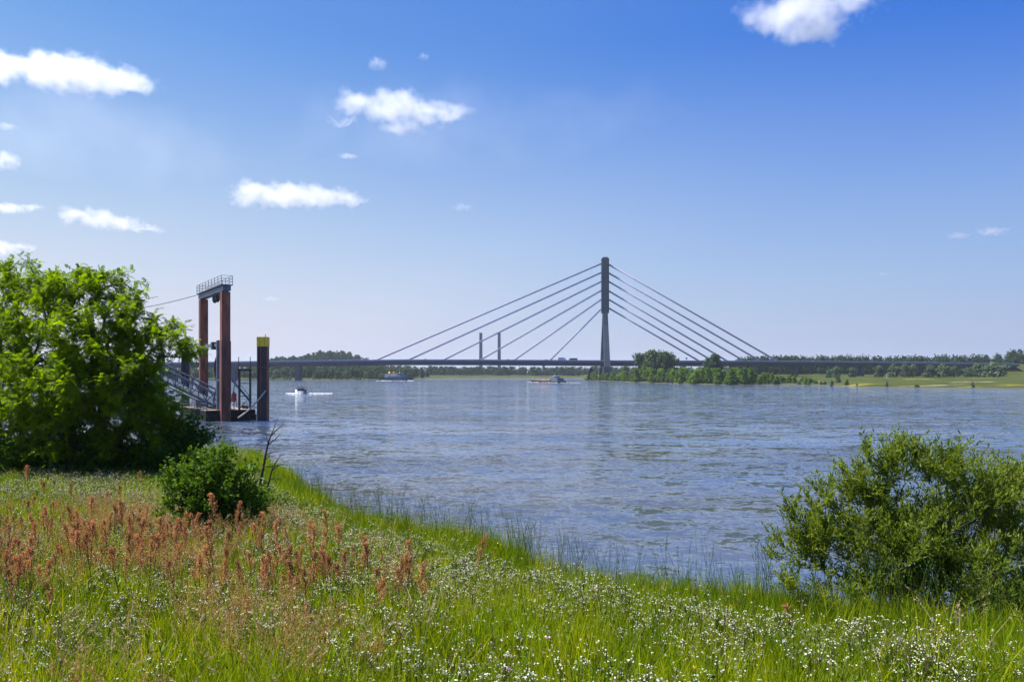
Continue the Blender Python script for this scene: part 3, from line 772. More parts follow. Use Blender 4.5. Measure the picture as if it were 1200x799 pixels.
MB().tube([(0, 0, 0), (0, 0, 3.2)], .07, 6).obj('post', M_steel, o); MB().tube([(0, -.1, 1.4), (0, -.1, 1.7), (0, -.1, 2.6), (0, -.1, 2.9)], [.25, .42, .42, .2], 10).obj('case', M_red, o)
# mooring rope
a, b_ = P(279, 489.5, 128.5), P(311.5, 457.5, 131.0); pts = []
for k in range(13): f_ = k/12; p = a.lerp(b_, f_); p.z -= math.sin(f_*math.pi)*.45; pts.append(p)
tag(MB().tube(pts, .13, 6).obj('mooring_rope', M_rope, smooth=True), 'pale mooring rope running from the pontoon up to the yellow capped pile', 'rope')
# overhead cable to the left
a, b_ = P(234, 345, 147), P(60, 366, 118); pts = []
for k in range(17): f_ = k/16; p = a.lerp(b_, f_); p.z -= math.sin(f_*math.pi)*1.1; pts.append(p)
tag(MB().tube(pts, .055, 5).obj('overhead_cable', M_steel), 'thin overhead cable sagging from the gantry top towards the tree', 'cable')

# gangway truss: from the pontoon up to the shore piles
g0 = P(256, 482, 136); g0.z = 2.4; g1 = P(150, 424, 138)
gw = empty('gangway', g0, 'grey steel truss gangway sloping down from the bank to the pontoon', 'gangway', rz=math.atan2((g1-g0).y, (g1-g0).x))
Lh = math.hypot(g1.x-g0.x, g1.y-g0.y); dz = g1.z-g0.z; hw = 1.5; ht = 2.2
def gp(f_, sy, up): return Vector((Lh*f_, sy*hw, dz*f_+up))
NP = 12
for sy in (-1, 1):
    MB().beam(gp(0, sy, 0), gp(1, sy, 0), .24, .30).obj('bottom_chord', M_steel_l, gw); MB().beam(gp(0, sy, ht), gp(1, sy, ht), .22, .26).obj('top_chord', M_steel_l, gw)
    MB().beam(gp(0, sy, ht*.5), gp(1, sy, ht*.5), .07, .09).obj('hand_rail', M_steel_l, gw)
    for k in range(NP+1): MB().beam(gp(k/NP, sy, .1), gp(k/NP, sy, ht-.1), .13, .13).obj('truss_post', M_steel_l, gw)
    for k in range(NP):
        u_ = (.12, ht-.12) if k % 2 else (ht-.12, .12)
        MB().beam(gp(k/NP, sy*.98, u_[0]), gp((k+1)/NP, sy*.98, u_[1]), .10, .12).obj('truss_diagonal', M_steel_l, gw)
MB().beam(gp(0, 0, .2), gp(1, 0, .2), 2.6, .12).obj('walkway', M_steel_l, gw)
for k in range(NP+1): MB().beam(gp(k/NP, -1, -.18), gp(k/NP, 1, -.18), .16, .16).obj('floor_beam', M_steel, gw)
# pipe rack beside it
g2 = empty('pipe_rack', g0+Vector((-.5, 3.2, -.6)), 'row of grey pipes running down beside the gangway to the pontoon', 'pipes', rz=gw.rotation_euler.z)
for k in range(4):
    MB().tube([(0, -.9+.6*k, .2), (Lh*.25, -.9+.6*k, dz*.23-.3), (Lh, -.9+.6*k, dz*.95)], .2, 8).obj('pipe', M_steel_l, g2, smooth=True)
for k in range(7): MB().beam(Vector((Lh*(k+.5)/7, -1.3, dz*.93*(k+.5)/7-.35)), Vector((Lh*(k+.5)/7, 1.3, dz*.93*(k+.5)/7-.35)), .18, .2).obj('rack_beam', M_steel, g2)
M_bolt = M_steel
# shed on pontoon
hs = empty('machine_box', pon.matrix_world @ Vector((0, 0, 0)), 'grey machinery cabinet standing on the pontoon under the gangway', 'cabinet', rz=RZ); hs.location = pc+ax*4.5+nx*-2.2+Vector((0, 0, 1.81))
MB().box((0, 0, .9), (3.4, 1.8, 1.8)).obj('cabinet_body', M_steel, hs); MB().box((0, 0, 1.87), (3.7, 2.1, .12)).obj('lid', M_pontoon, hs)
for q in (-.8, .8): MB().box((q, -.93, .9), (1.3, .06, 1.4)).obj('door', M_steel_l, hs)


# ------------------------------------------------------------------ boats
def hull_mesh(ln, bm_, h0, h1, bow=.3, k=12, stern=.9):
    """boat hull along +x (bow), waterline at 0"""
    vs = []; fs = []
    for q in range(k+1):
        f_ = q/k; x = ln*(f_-.5)
        b_ = bm_/2*(1 if f_ < 1-bow else max(.03, max(0, math.cos((f_-(1-bow))/bow*math.pi/2))**.7))*(stern+(1-stern)*min(1, f_*5))
        z = h0+(h1-h0)*max(0, (f_-.5)*2)**2
        vs += [(x, -b_, z), (x, -b_*.86, -.5), (x, b_*.86, -.5), (x, b_, z)]
    for q in range(k):
        o_ = q*4
        for e in range(3): fs.append((o_+e, o_+4+e, o_+5+e, o_+1+e))
        fs.append((o_+3, o_+7, o_+4, o_))
    fs += [(0, 1, 2, 3), (k*4+3, k*4+2, k*4+1, k*4)]
    return MB().add(vs, fs)


def person(loc, shirt, trousers, label, rz=0.0, group=None, seated=False):
    """one continuous skinned figure with hair and clothing children"""
    o = empty('person', loc, label, 'person', group, rz)
    J = {'pel': (0, 0, .95, .13), 'sp': (0, 0, 1.2, .14), 'ch': (0, 0, 1.42, .15), 'nk': (0, 0, 1.53, .055), 'hd': (0, .015, 1.66, .10), 'ht': (0, 0, 1.75, .075)}
    E = [('pel', 'sp'), ('sp', 'ch'), ('ch', 'nk'), ('nk', 'hd'), ('hd', 'ht')]
    for s_, c_ in ((-1, 'l'), (1, 'r')):
        J.update({'hip'+c_: (s_*.10, 0, .88, .09), 'kn'+c_: (s_*.11, .02, .49, .06), 'an'+c_: (s_*.12, 0, .09, .04), 'to'+c_: (s_*.13, .15, .04, .035),
                  'sh'+c_: (s_*.19, 0, 1.42, .055), 'el'+c_: (s_*.25, -.03, 1.14, .042), 'wr'+c_: (s_*.24, .10, .92, .030), 'ha'+c_: (s_*.235, .16, .84, .03)})
        E += [('pel', 'hip'+c_), ('hip'+c_, 'kn'+c_), ('kn'+c_, 'an'+c_), ('an'+c_, 'to'+c_), ('ch', 'sh'+c_), ('sh'+c_, 'el'+c_), ('el'+c_, 'wr'+c_), ('wr'+c_, 'ha'+c_)]
    ks = list(J); me = bpy.data.meshes.new('body'); me.from_pydata([J[k][:3] for k in ks], [(ks.index(a), ks.index(b_)) for a, b_ in E], [])
    bo = link('body', me, o); md = bo.modifiers.new('skin', 'SKIN')
    for q, k in enumerate(ks): me.skin_vertices[0].data[q].radius = (J[k][3], J[k][3]); me.skin_vertices[0].data[q].use_root = (q == 0)
    me.materials.append(M_skin)
    MB().tube([(0, 0, .93), (0, 0, 1.2), (0, 0, 1.45), (0, 0, 1.5)], [.19, .18, .20, .09], 10).obj('shirt', shirt, o, smooth=True)
    for s_ in (-1, 1):
        MB().tube([(s_*.10, 0, .97), (s_*.11, .02, .49), (s_*.12, 0, .1)], [.12, .085, .07], 8).obj('trouser_leg', trousers, o, smooth=True)
        MB().tube([(s_*.18, 0, 1.44), (s_*.25, -.03, 1.16)], [.08, .065], 8).obj('sleeve', shirt, o, smooth=True)
    MB().tube([(0, -.03, 1.62), (0, -.03, 1.72), (0, -.01, 1.80)], [.11, .11, .05], 8).obj('hair', M_bark, o, smooth=True)
    return o


PHY = []
# excursion boat, seen three-quarter from the side with its bow to the right
dsh = 790; c0 = P(465, 446, dsh); c0.z = 0
sh = empty('excursion_boat', c0, 'blue two level excursion boat carrying people below the bridge', 'boat', rz=-.42); sh.scale = (1, 1, 1.3)
hull_mesh(25, 7.5, 3.0, 3.6, .28).obj('hull', M_hull, sh, smooth=False)
MB().box((-10.2+.0, 0, 3.15), (3.8, 7.2, .25)).obj('aft_deck', M_white, sh)
MB().box((-4.5, 0, 3.4), (14.5, 6.6, 1.0)).obj('bulwark', M_hull2, sh)
MB().box((3.4, 0, 4.2), (3.6, 4.8, 2.6)).obj('wheelhouse', M_hull2, sh); MB().box((3.4, 0, 4.9), (3.7, 4.9, .8)).obj('wheelhouse_windows', M_glass, sh)
MB().box((3.4, 0, 5.6), (4.2, 5.4, .18)).obj('wheelhouse_roof', M_white, sh)
hull_mesh(9, 5.6, 3.9, 4.4, .6).obj('bow_deckhouse', M_hull2, sh, loc=(7.2, 0, 0))
for sy in (-3.2, 3.2):
    for k in range(9): MB().box((-11.6+1.75*k, sy, 4.5), (.12, .12, 1.2)).obj('rail_post', M_white, sh)
    for zz in (4.5, 5.05): MB().beam((-11.6, sy, zz), (2.4, sy, zz), .12, .14).obj('rail', M_white, sh)
MB().tube([(3.4, 0, 5.7), (3.4, 0, 8.4)], [.12, .05], 6).obj('mast', M_white, sh)
for q, (x, mt) in enumerate(((-8.5, M_yellow), (-3.2, M_red))):
    MB().tube([(x, 0, 3.8), (x, 0, 6.3)], .08, 6).obj('parasol_pole', M_steel, sh)
    MB().tube([(x, 0, 6.0), (x, 0, 6.9)], [1.55, .1], 8).obj('parasol', mt, sh)
random.seed(4)
cols = [(M_red, 'red'), (M_white, 'white'), (M_hull, 'dark blue'), (M_yellow, 'yellow'), (M_hull2, 'pale blue')]
for k in range(10):
    x = -10.4+1.35*k; y = (-2.6, -1.4, 1.6)[k % 3]; mt, cn = cols[(k*3) % 5]
    a = -.42; lc = c0+Vector((x*math.cos(a)-y*math.sin(a), x*math.sin(a)+y*math.cos(a), 5.07))
    person(lc, mt, M_dk if k % 2 else M_hull, 'person in %s top on the excursion boat deck, %s' % (cn, ('near rail', 'mid deck', 'far rail')[k % 3]), rz=k*1.3, group='passengers on the excursion boat')

# cargo barge sailing away to the left
dbg = 655; c0 = P(640.5, 448, dbg); c0.z = 0; ca = math.pi-.95
bg_ = empty('cargo_barge', c0, 'long low cargo barge with a dark hull and white wheelhouse at its stern', 'barge', rz=ca)
hull_mesh(42, 8.2, 1.5, 2.2, .16, 16).obj('hull', M_darkhull, bg_)
MB().box((4.5, 0, 1.95), (25, 6.6, .9)).obj('cargo_hold', M_hold, bg_)
for q in range(6): MB().box((-5.6+q*4.1, 0, 2.46), (3.7, 6.2, .16)).obj('hatch_cover', M_hold, bg_)
MB().box((-14, 0, 2.5), (8.4, 6.6, 2.2)).obj('deckhouse', M_hull2, bg_); MB().box((-14, 0, 2.9), (8.5, 6.7, .7)).obj('deckhouse_windows', M_glass, bg_)
MB().box((-12.6, 0, 4.3), (3.4, 4.6, 1.5)).obj('wheelhouse', M_hull2, bg_); MB().box((-12.6, 0, 4.6), (3.5, 4.7, .7)).obj('wheelhouse_windows', M_glass, bg_); MB().box((-12.6, 0, 5.15), (4.0, 5.2, .2)).obj('wheelhouse_roof', M_white, bg_)
MB().tube([(-10.8, 0, 5.2), (-10.8, 0, 7.6)], [.1, .05], 6).obj('mast', M_white, bg_); MB().tube([(19, 0, 2.0), (19, 0, 5.2)], [.1, .05], 6).obj('bow_mast', M_white, bg_)
MB().box((-18.6, 0, 2.4), (.1, 1.0, .7)).obj('flag', M_red, bg_)

# motorboat, seen end-on
dmb = 306; c0 = P(352, 460.5, dmb); c0.z = 0
mbo = empty('motorboat', c0, 'small white motorboat with a black canopy throwing spray', 'motorboat', rz=math.pi/2+.9); mbo.scale = (1.15, 1.15, 1.3)
hull_mesh(5.4, 2.3, .75, 1.1, .5).obj('hull', M_white, mbo)
MB().box((-.6, 0, .82), (2.6, 1.7, .1)).obj('cockpit_floor', M_dk, mbo)
MB().add([(.6, -.95, .8), (.6, .95, .8), (.2, .8, 1.45), (.2, -.8, 1.45)], [(0, 1, 2, 3)]).obj('windscreen', M_glass, mbo)
MB().box((-.9, 0, 2.0), (2.2, 2.1, .12)).obj('canopy', M_black, mbo)
for x in (-1.9, .1):
    for y in (-.95, .95): MB().tube([(x, y, .8), (x, y, 2.0)], .05, 6).obj('canopy_post', M_black, mbo)
MB().box((-2.75, 0, .7), (.45, .5, 1.1)).obj('outboard_motor', M_black, mbo)
for y in (-.45, .45): MB().box((-1.0, y, 1.15), (.6, .55, .7)).obj('seat', M_dk, mbo)


def foam(name, pts, wid, hgt, cnt, label, size=.5, seed=0, arrow=False):
    """broken white water: many small humps along a line"""
    rg = np.random.default_rng(seed); pts = np.array([list(p)[:2] for p in pts]); VV = []; QQ = []; o_ = 0
    seg = rg.integers(0, len(pts)-1, cnt); f_ = rg.random(cnt); c = pts[seg]*(1-f_)[:, None]+pts[seg+1]*f_[:, None]
    wl = np.interp((seg+f_)/(len(pts)-1), [0, .1, 1], [.4, 1, .55]); c = c+rg.normal(size=(cnt, 2))*wid*.4*wl[:, None]
    for q in range(cnt):
        s_ = size*rg.uniform(.4, 1.3); hh = hgt*rg.uniform(.2, 1)*wl[q]; a0 = rg.random()*6.28
        ring = [(c[q, 0]+math.cos(a0+a*1.047)*s_*rg.uniform(.6, 1.1), c[q, 1]+math.sin(a0+a*1.047)*s_*rg.uniform(.6, 1.1), -.02) for a in range(6)]
        VV += ring+[(c[q, 0], c[q, 1], hh)]; QQ += [(o_+a, o_+(a+1) % 6, o_+6) for a in range(6)]; o_ += 7
    return tag(link(name, mesh_np(name, VV, QQ, M_foam)), label, 'foam', kind='stuff')


b0_ = P(352, 460.5, dmb)
foam('motorboat_wake', [P(336, 460.5, dmb), P(352, 460.5, dmb-.8), P(368, 460.8, dmb), P(389, 461.5, dmb+2)], 1.5, .36, 260, 'white wake and spray spreading behind the motorboat', .45, 1)
foam('excursion_boat_wake', [P(440, 446, dsh), P(455, 446, dsh-6), P(479, 446, dsh-8), P(484, 446, dsh-6)], 1.6, .5, 120, 'thin white bow wave and wake around the excursion boat', .8, 2)
foam('barge_wake', [P(618, 448, dbg+16), P(630, 448, dbg+3), P(655, 448, dbg-20), P(680, 448, dbg-22)], 1.3, .35, 130, 'low white wake along the cargo barge', .7, 3)
foam('pile_wash', [P(303, 494, 130.4), P(309, 494, 129.8), P(320, 494, 130.4), P(330, 493, 131)], 1.3, .16, 90, 'white water washing round the yellow capped mooring pile', .28, 4)


# ------------------------------------------------------------------ near trees and shrubs
def skeleton(base, targets, trunk_pts, rg, pen=.35):
    """join target points to a growing tree, each to the nearest node that lies nearer the base"""
    nodes = [np.array(p, float) for p in trunk_pts]; par = [-1]+list(range(len(trunk_pts)-1)); term = []
    base = np.array(base, float)
    order = np.argsort(np.linalg.norm(targets-base, axis=1))
    for q in order:
        tp = targets[q]; NN = np.array(nodes); dv = np.linalg.norm(NN-tp, axis=1); db = np.linalg.norm(NN-base, axis=1)
        cost = dv*(1+pen*(NN[:, 2] > tp[2]+.2))+.15*db
        k = int(np.argmin(cost)); a = nodes[k]; ln = dv[k]; ns = max(1, int(ln/.6)); last = k
        for e in range(1, ns+1):
            f_ = e/ns; p = a+(tp-a)*f_+rg.normal(size=3)*.05*ln*(1-f_)*f_*2; p[2] += .12*ln*f_*(1-f_)
            nodes.append(p); par.append(last); last = len(nodes)-1
        term.append(last)
    return np.array(nodes), par, term


def branch_mesh(nodes, par, name, mt, r0=.012, expo=.46, kmin=4, rmax=.3):
    nn = len(nodes); cnt = np.zeros(nn); child = [[] for _ in range(nn)]
    for k in range(nn-1, -1, -1):
        cnt[k] += 1
        if par[k] >= 0: cnt[par[k]] += cnt[k]; child[par[k]].append(k)
    rr_ = np.minimum(r0*cnt**expo, rmax); mb = MB(); done = set()
    starts = [(-1, 0)]
    while starts:
        p0, k = starts.pop(); chain = ([p0] if p0 >= 0 else [])+[k]
        while child[k]:
            ch = sorted(child[k], key=lambda c_: -cnt[c_])
            for c_ in ch[1:]: starts.append((k, c_))
            k = ch[0]; chain.append(k)
        if len(chain) > 1:
            rs = [float(rr_[q]) for q in chain]; 
            if p0 >= 0: rs[0] = min(rs[0], rs[1]*1.3)
            mb.tube([nodes[q] for q in chain], rs, 7 if max(rs) > .05 else kmin, cap=False)
    return mb.mesh(name, mt, smooth=True)


def spray(nodes, par, term, rg, k=6, ln=.45, up=.15, spread=.9, pos_along=True):
    """short shoots at the ends: returns start, direction, length arrays"""
    st = []; dr = []
    for q in term:
        p = nodes[q]; d = p-nodes[par[q]]; d = d/max(np.linalg.norm(d), 1e-6)
        for e in range(k):
            f_ = rg.random()*.5; st.append(p*(1-f_)+nodes[par[q]]*f_); dr.append(d+spread*rg.normal(size=3)*.7+np.array([0, 0, up]))
    return np.array(st), unit(np.array(dr)), ln*(.6+.8*rg.random(len(st)))


def robinia_leaves(st, dr, ln, rg, per=5, L_=.20, nl=6, lw=.050, lv=.085):
    n0 = len(st); ii = np.repeat(np.arange(n0), per); f_ = np.tile((np.arange(per)+.8)/per, n0)
    p = st[ii]+dr[ii]*(ln[ii]*f_)[:, None]; p[:, 2] -= .10*(f_**2)*ln[ii]
    d = unit(dr[ii]*.7+rg.normal(size=p.shape)*.75+np.array([0, 0, -.15]))        # rachis
    up = unit(np.array([0, 0, 1.])+.45*rg.normal(size=p.shape)); s_ = unit(np.cross(d, up)); up = np.cross(s_, d)
    LL = L_*(.7+.6*rg.random(len(p))); V = []; Rn = []
    rl = rg.random(len(p))
    for q in range(nl):
        g_ = (q+.7)/nl; bp_ = p+d*(LL*g_)[:, None]; bp_[:, 2] -= .22*LL*g_*g_
        for sd_ in (-1, 1):
            dd_ = unit(s_*sd_+d*.35-up*.18+.15*rg.normal(size=p.shape)); nr_ = unit(up+.25*rg.normal(size=p.shape))
            v, _ = leaves(bp_, dd_, nr_, lv*(.8+.4*rg.random(len(p)))*(1-.3*abs(g_-.5)), np.full(len(p), lw), .12); V.append(v); Rn.append(np.clip(rl*.7+.3*rg.random(len(p)), 0, 1))
    V = np.concatenate(V); return V, np.arange(len(V)).reshape(-1, 4), np.concatenate(Rn)


def simple_leaves(st, dr, ln, rg, per, lv, lw, out=.8, up=.3, fold=.2):
    n0 = len(st); ii = np.repeat(np.arange(n0), per); f_ = np.tile((np.arange(per)+.5)/per, n0)
    p = st[ii]+dr[ii]*(ln[ii]*f_)[:, None]
    d = unit(dr[ii]*.6+out*rg.normal(size=p.shape)+np.array([0, 0, up])); nr_ = unit(rg.normal(size=p.shape)+np.array([0, 0, .9]))
    k = len(p); v, q = leaves(p, d, nr_, lv*(.6+.8*rg.random(k)), lw*(.7+.6*rg.random(k)), fold)
    return v, q, rg.random(k)


def lobes_px(lst, d0):
    out = []
    for px, py, rp, dy in lst:
        d = d0+dy; c = P(px, py, d); r = rp/F*d; out.append((c.x, c.y, c.z, r, r*1.25, r*.85))
    return out


def near_tree(name, label, lst, d0, trunk, ntar, seed, lm, k=6, up=.15, spread=.9, kind='robinia', group=None, r0=.012, barkm=None, ln=.5, per=5, cat='tree', tarbias=.5, lv=.085, lw=.05, rmax=.3, nl=6):
    rg = np.random.default_rng(seed); lb = lobes_px(lst, d0)
    tg, _ = crown_pts(lb, ntar, rg, tarbias)
    tx, ty = trunk[0].x, trunk[0].y
    gzz = ground_z(tg[:, 0], tg[:, 1]); tg[:, 2] = np.maximum(tg[:, 2], gzz+.3)
    base = np.array([tx, ty, gz(tx, ty)-.2]); tp = [base]+[np.array(q) for q in trunk[1:]]
    nodes, par, term = skeleton(base, tg, tp, rg)
    o = empty(name, (tx, ty, gz(tx, ty)), label, cat, group)
    off = np.array(o.location)
    nodes = nodes-off
    link('branches', branch_mesh(nodes, par, 'branches', barkm or M_bark, r0, rmax=rmax), o)
    st, dr, l_ = spray(nodes, par, term, rg, k, ln, up, spread)
    if kind == 'robinia': V, Q, rn = robinia_leaves(st, dr, l_, rg, per, nl=nl, lv=lv, lw=lw)
    elif kind == 'willow': V, Q, rn = simple_leaves(st, dr, l_, rg, per, lv, lw, .55, .35, .15)
    else: V, Q, rn = simple_leaves(st, dr, l_, rg, per, lv, lw, .9, .15, .2)
    c_ = link('crown', mesh_np('crown', V, Q, lm, {'rnd': rn}), o); c_['kind'] = 'stuff'
    return o


main = [(92, 342, 28, 0), (100, 326, 11, 0), (70, 345, 34, .5), (128, 345, 32, 0), (150, 372, 30, -.3), (60, 385, 45, .8), (105, 395, 50, -.8), (170, 392, 24, -.2), (192, 385, 15, 0), (200, 402, 20, -.3), (213, 408, 14, -.3),
        (160, 425, 36, -.3), (120, 450, 55, -1.2), (60, 460, 60, -1.0), (172, 455, 30, 0), (20, 480, 45, -.5), (196, 476, 24, -.4), (160, 495, 42, -.6), (105, 510, 50, -.8), (215, 490, 17, -.2), (190, 515, 28, -.2), (185, 535, 28, -.2)]
near_tree('locust_tree', 'large feathery leaved locust tree on the left bank beside the gantry', main, 28,
          [Vector((XA(118, 28), 28, 0)), P(116, 520, 28), P(118, 480, 28.2), P(112, 440, 28.3), P(105, 395, 28.2)], 420, 1, L_tree, 9, per=6, ln=.50, tarbias=.36, r0=.011, lv=.062, lw=.036, nl=8)
left = [(30, 332, 26, 1), (8, 340, 34, 1.4), (38, 345, 30, 1), (-20, 360, 45, 1.5), (12, 385, 50, 1), (-35, 430, 60, 1), (15, 450, 55, .4), (-20, 500, 60, .5), (30, 520, 45, 0), (-90, 430, 60, 2), (-80, 370, 50, 2), (-75, 500, 60, 2)]
near_tree('locust_tree', 'locust tree cut off by the left edge of the photo', left, 28.5,
          [Vector((XA(-18, 29), 29, 0)), P(-14, 510, 29), P(-8, 460, 29.3), P(0, 400, 29.6)], 320, 2, L_tree, 9, per=6, ln=.50, tarbias=.36, r0=.011, lv=.062, lw=.036, nl=7)
under = [(165, 545, 30, 0), (195, 548, 24, 0), (120, 548, 34, 0), (75, 545, 34, 0), (30, 545, 36, 0), (-20, 545, 40, 0), (210, 530, 22, .3), (232, 520, 14, .3), (222, 505, 14, .3), (225, 545, 16, .3), (140, 530, 30, .5), (90, 520, 30, .5)]
near_tree('undergrowth_shrub', 'dark leafy thicket shrub under the locust trees on the left bank', under, 27.2,
          [Vector((XA(130, 27.5), 27.5, 0)), P(132, 552, 27.5)], 330, 3, L_treed, 7, kind='simple', per=11, ln=.55, lv=.13, lw=.075, cat='shrub', r0=.008, rmax=.06)
# shrub in the meadow
bs = [(245, 545, 26, 0), (222, 560, 28, 0), (270, 560, 26, 0), (248, 585, 40, 0), (215, 590, 24, -.2), (285, 590, 24, .2), (300, 578, 12, .4), (296, 552, 10, .2), (240, 610, 30, -.2), (275, 612, 26, 0), (205, 560, 12, 0), (262, 532, 10, 0), (225, 622, 24, -.2), (255, 630, 26, -.2), (280, 622, 20, -.2), (235, 640, 20, 0)]
near_tree('dogwood_shrub', 'round dense green shrub in the meadow in front of the bare twigs', bs, 16.4,
          [Vector((XA(250, 16.4), 16.4, 0)), P(250, 625, 16.4)], 330, 4, L_shrub, 6, kind='simple', per=10, ln=.30, lv=.075, lw=.055, cat='shrub', r0=.004, rmax=.03, barkm=M_bark_grey)
near_tree('low_shrub', 'low light green shrub spilling over the bank edge under the bare twigs', [(310, 590, 16, 0), (322, 596, 12, .3), (298, 600, 14, 0), (312, 612, 16, -.3)], 20.5,
          [Vector((XA(308, 20.5), 20.5, 0)), P(308, 612, 20.5)], 70, 8, L_shrub, 6, kind='simple', per=9, ln=.28, lv=.07, lw=.045, cat='shrub', r0=.003, rmax=.02, barkm=M_bark_grey)
# willow bush on the right
wl = [(1035, 555, 24, 0), (1015, 535, 10, 0), (1050, 540, 20, 0), (1075, 535, 22, .2), (1095, 560, 40, 0), (1110, 545, 20, 0), (1000, 580, 26, 0), (970, 590, 24, 0), (945, 590, 14, 0), (925, 605, 14, 0), (930, 640, 24, -.1), (905, 655, 14, 0), (960, 630, 34, 0), (1000, 640, 42, -.3), (1050, 620, 50, -.2),
      (1110, 630, 60, -.2), (1160, 570, 30, .3), (1190, 560, 26, .4), (1180, 545, 12, .4), (1170, 620, 50, .2), (1215, 590, 45, .5), (1220, 650, 60, .3), (1150, 680, 45, 0), (1070, 680, 40, -.2), (1010, 680, 26, -.3), (955, 665, 20, -.2), (1200, 700, 40, 0), (1150, 545, 12, .3), (905, 668, 10, -.1), (1290, 640, 60, .6), (1145, 600, 40, 0), (1130, 570, 26, 0), (1170, 590, 36, .2), (1205, 610, 40, .2), (1060, 700, 40, -.4), (1130, 705, 40, -.7), (1000, 690, 30, -.5), (1180, 715, 35, -.8), (1060, 710, 30, -.8), (1230, 720, 40, -.8), (1110, 660, 60, -.4), (1050, 650, 50, -.4), (985, 612, 34, 0), (1030, 592, 36, 0), (950, 652, 30, 0), (1005, 562, 20, 0), (925, 690, 18, -.3), (975, 712, 22, -.6), (1020, 720, 24, -.7), (1052, 526, 9, 0), (1140, 730, 36, -.8), (1200, 735, 40, -.8), (1085, 725, 26, -.8)]
near_tree('willow_bush', 'big loose willow bush on the right end of the near bank', wl, 11.5,
          [Vector((XA(1095, 10.5), 10.5, 0)), P(1095, 745, 10.6), P(1095, 705, 10.9)], 1080, 5, L_willow, 5, up=.9, spread=.6, kind='willow', per=15, ln=.30, lv=.080, lw=.020, cat='willow', r0=.0028, rmax=.022, barkm=M_bark_grey, tarbias=.75)

# bare dead sapling by the bank edge
o = empty('bare_twigs', (XA(308, 21), 21, gz(XA(308, 21), 21)), 'two bare black dead stems standing against the water right of the round shrub', 'dead sapling')
off = o.location.copy()
def tw_(pts, r0, d=21):
    ps = [P(x, y, d+k*.04)-off for k, (x, y) in enumerate(pts)]; r_ = [r0*(1-.8*k/(len(ps)-1)) for k in range(len(ps))]; return MB().tube(ps, r_, 6)
tw_([(301, 605), (303, 580), (307, 556), (311, 535), (314, 520), (318, 509), (322, 500)], .055).obj('stem', M_dead, o, smooth=True)
tw_([(309, 608), (313, 585), (315, 565), (319, 550), (324, 540), (330, 532)], .04, 21.2).obj('stem', M_dead, o, smooth=True)
for pts, r_ in (([(314, 521), (322, 515), (328, 509), (330, 511)], .02), ([(314, 520), (312, 510), (308, 500)], .012), ([(318, 510), (325, 503), (330, 499), (333, 494)], .02), ([(312, 532), (320, 530), (327, 528)], .014), ([(311, 546), (318, 547), (325, 545), (333, 544)], .018),
                ([(318, 552), (325, 546), (333, 543)], .018), ([(315, 568), (308, 560), (305, 553)], .012), ([(310, 540), (316, 534), (318, 528)], .012), ([(304, 572), (312, 566), (318, 563)], .012), ([(316, 562), (324, 560), (330, 562)], .010), ([(322, 501), (323, 494), (327, 488)], .012)):
    tw_(pts, r_, 21.05).obj('twig', M_dead, o, smooth=True)

# ------------------------------------------------------------------ meadow plants
src = bpy.data.collections.new('plant_sources')                 # never linked to the scene: only sources for the scattered meadow


def blades(nb, h0, h1, spread, wd, rg, bend=.5, segs=3):
    V = []; Q = []; o_ = 0; rn = []
    for q in range(nb):
        a = rg.random()*6.28; r = spread*math.sqrt(rg.random()); bx, by = r*math.cos(a), r*math.sin(a)
        hh = rg.uniform(h0, h1); ba = rg.random()*6.28; be = bend*hh*rg.random(); ww = wd*rg.uniform(.6, 1.3); sa = rg.random()*6.28; sx_, sy_ = math.cos(sa)*ww/2, math.sin(sa)*ww/2
        for e in range(segs+1):
            f_ = e/segs; k = (1-f_**1.5)*.95+.05
            x = bx+math.cos(ba)*be*f_*f_; y = by+math.sin(ba)*be*f_*f_; z = hh*f_*(1-.15*be/hh*f_)
            V += [(x-sx_*k, y-sy_*k, z), (x+sx_*k, y+sy_*k, z)]
        rv = rg.random()
        for e in range(segs): b_ = o_+e*2; Q.append((b_, b_+1, b_+3, b_+2)); rn.append(rv)
        o_ += 2*(segs+1)
    return V, Q, rn


def joinm(name, groups):
    """groups: list of (V, Q, rnd, material) with quads"""
    V = []; Q = []; rn = []; mi = []; mats = []; o_ = 0
    for v, q, r_, mt in groups:
        v = np.asarray(v, float); q = np.asarray(q, int)
        V.append(v); Q.append(q+o_); o_ += len(v); rn.append(np.asarray(r_, float)); mats.append(mt); mi += [len(mats)-1]*len(q)
    me = mesh_np(name, np.concatenate(V), np.concatenate(Q), None, {'rnd': np.concatenate(rn)})
    for mt in mats: me.materials.append(mt)
    me.polygons.foreach_set('material_index', mi); return me


def stems(ps, qs, wd, rg):
    """thin crossed strips from ps to qs"""
    V = []; Q = []; o_ = 0
    for p, q in zip(ps, qs):
        for s_ in ((wd/2, 0, 0), (0, wd/2, 0)):
            s_ = np.array(s_); V += [p-s_, p+s_, q+s_*.5, q-s_*.5]; Q.append((o_, o_+1, o_+2, o_+3)); o_ += 4
    return V, Q, [rg.random() for _ in Q]


def petals(cs, size, rg, flat=.5):
    cs = np.asarray(cs, float); k = len(cs); nr_ = unit(np.array([0, 0, 1.])+flat*rg.normal(size=(k, 3))); d = unit(np.cross(nr_, rg.normal(size=(k, 3))))
    s_ = size*(.7+.6*rg.random(k)); v, q = leaves(cs-d*s_[:, None]*.5, d, nr_, s_, s_*.9, .05); return v, q, rg.random(k)


def collect(name, meshes):
    c_ = bpy.data.collections.new(name)
    for me in meshes: c_.objects.link(bpy.data.objects.new(name, me))
    return c_


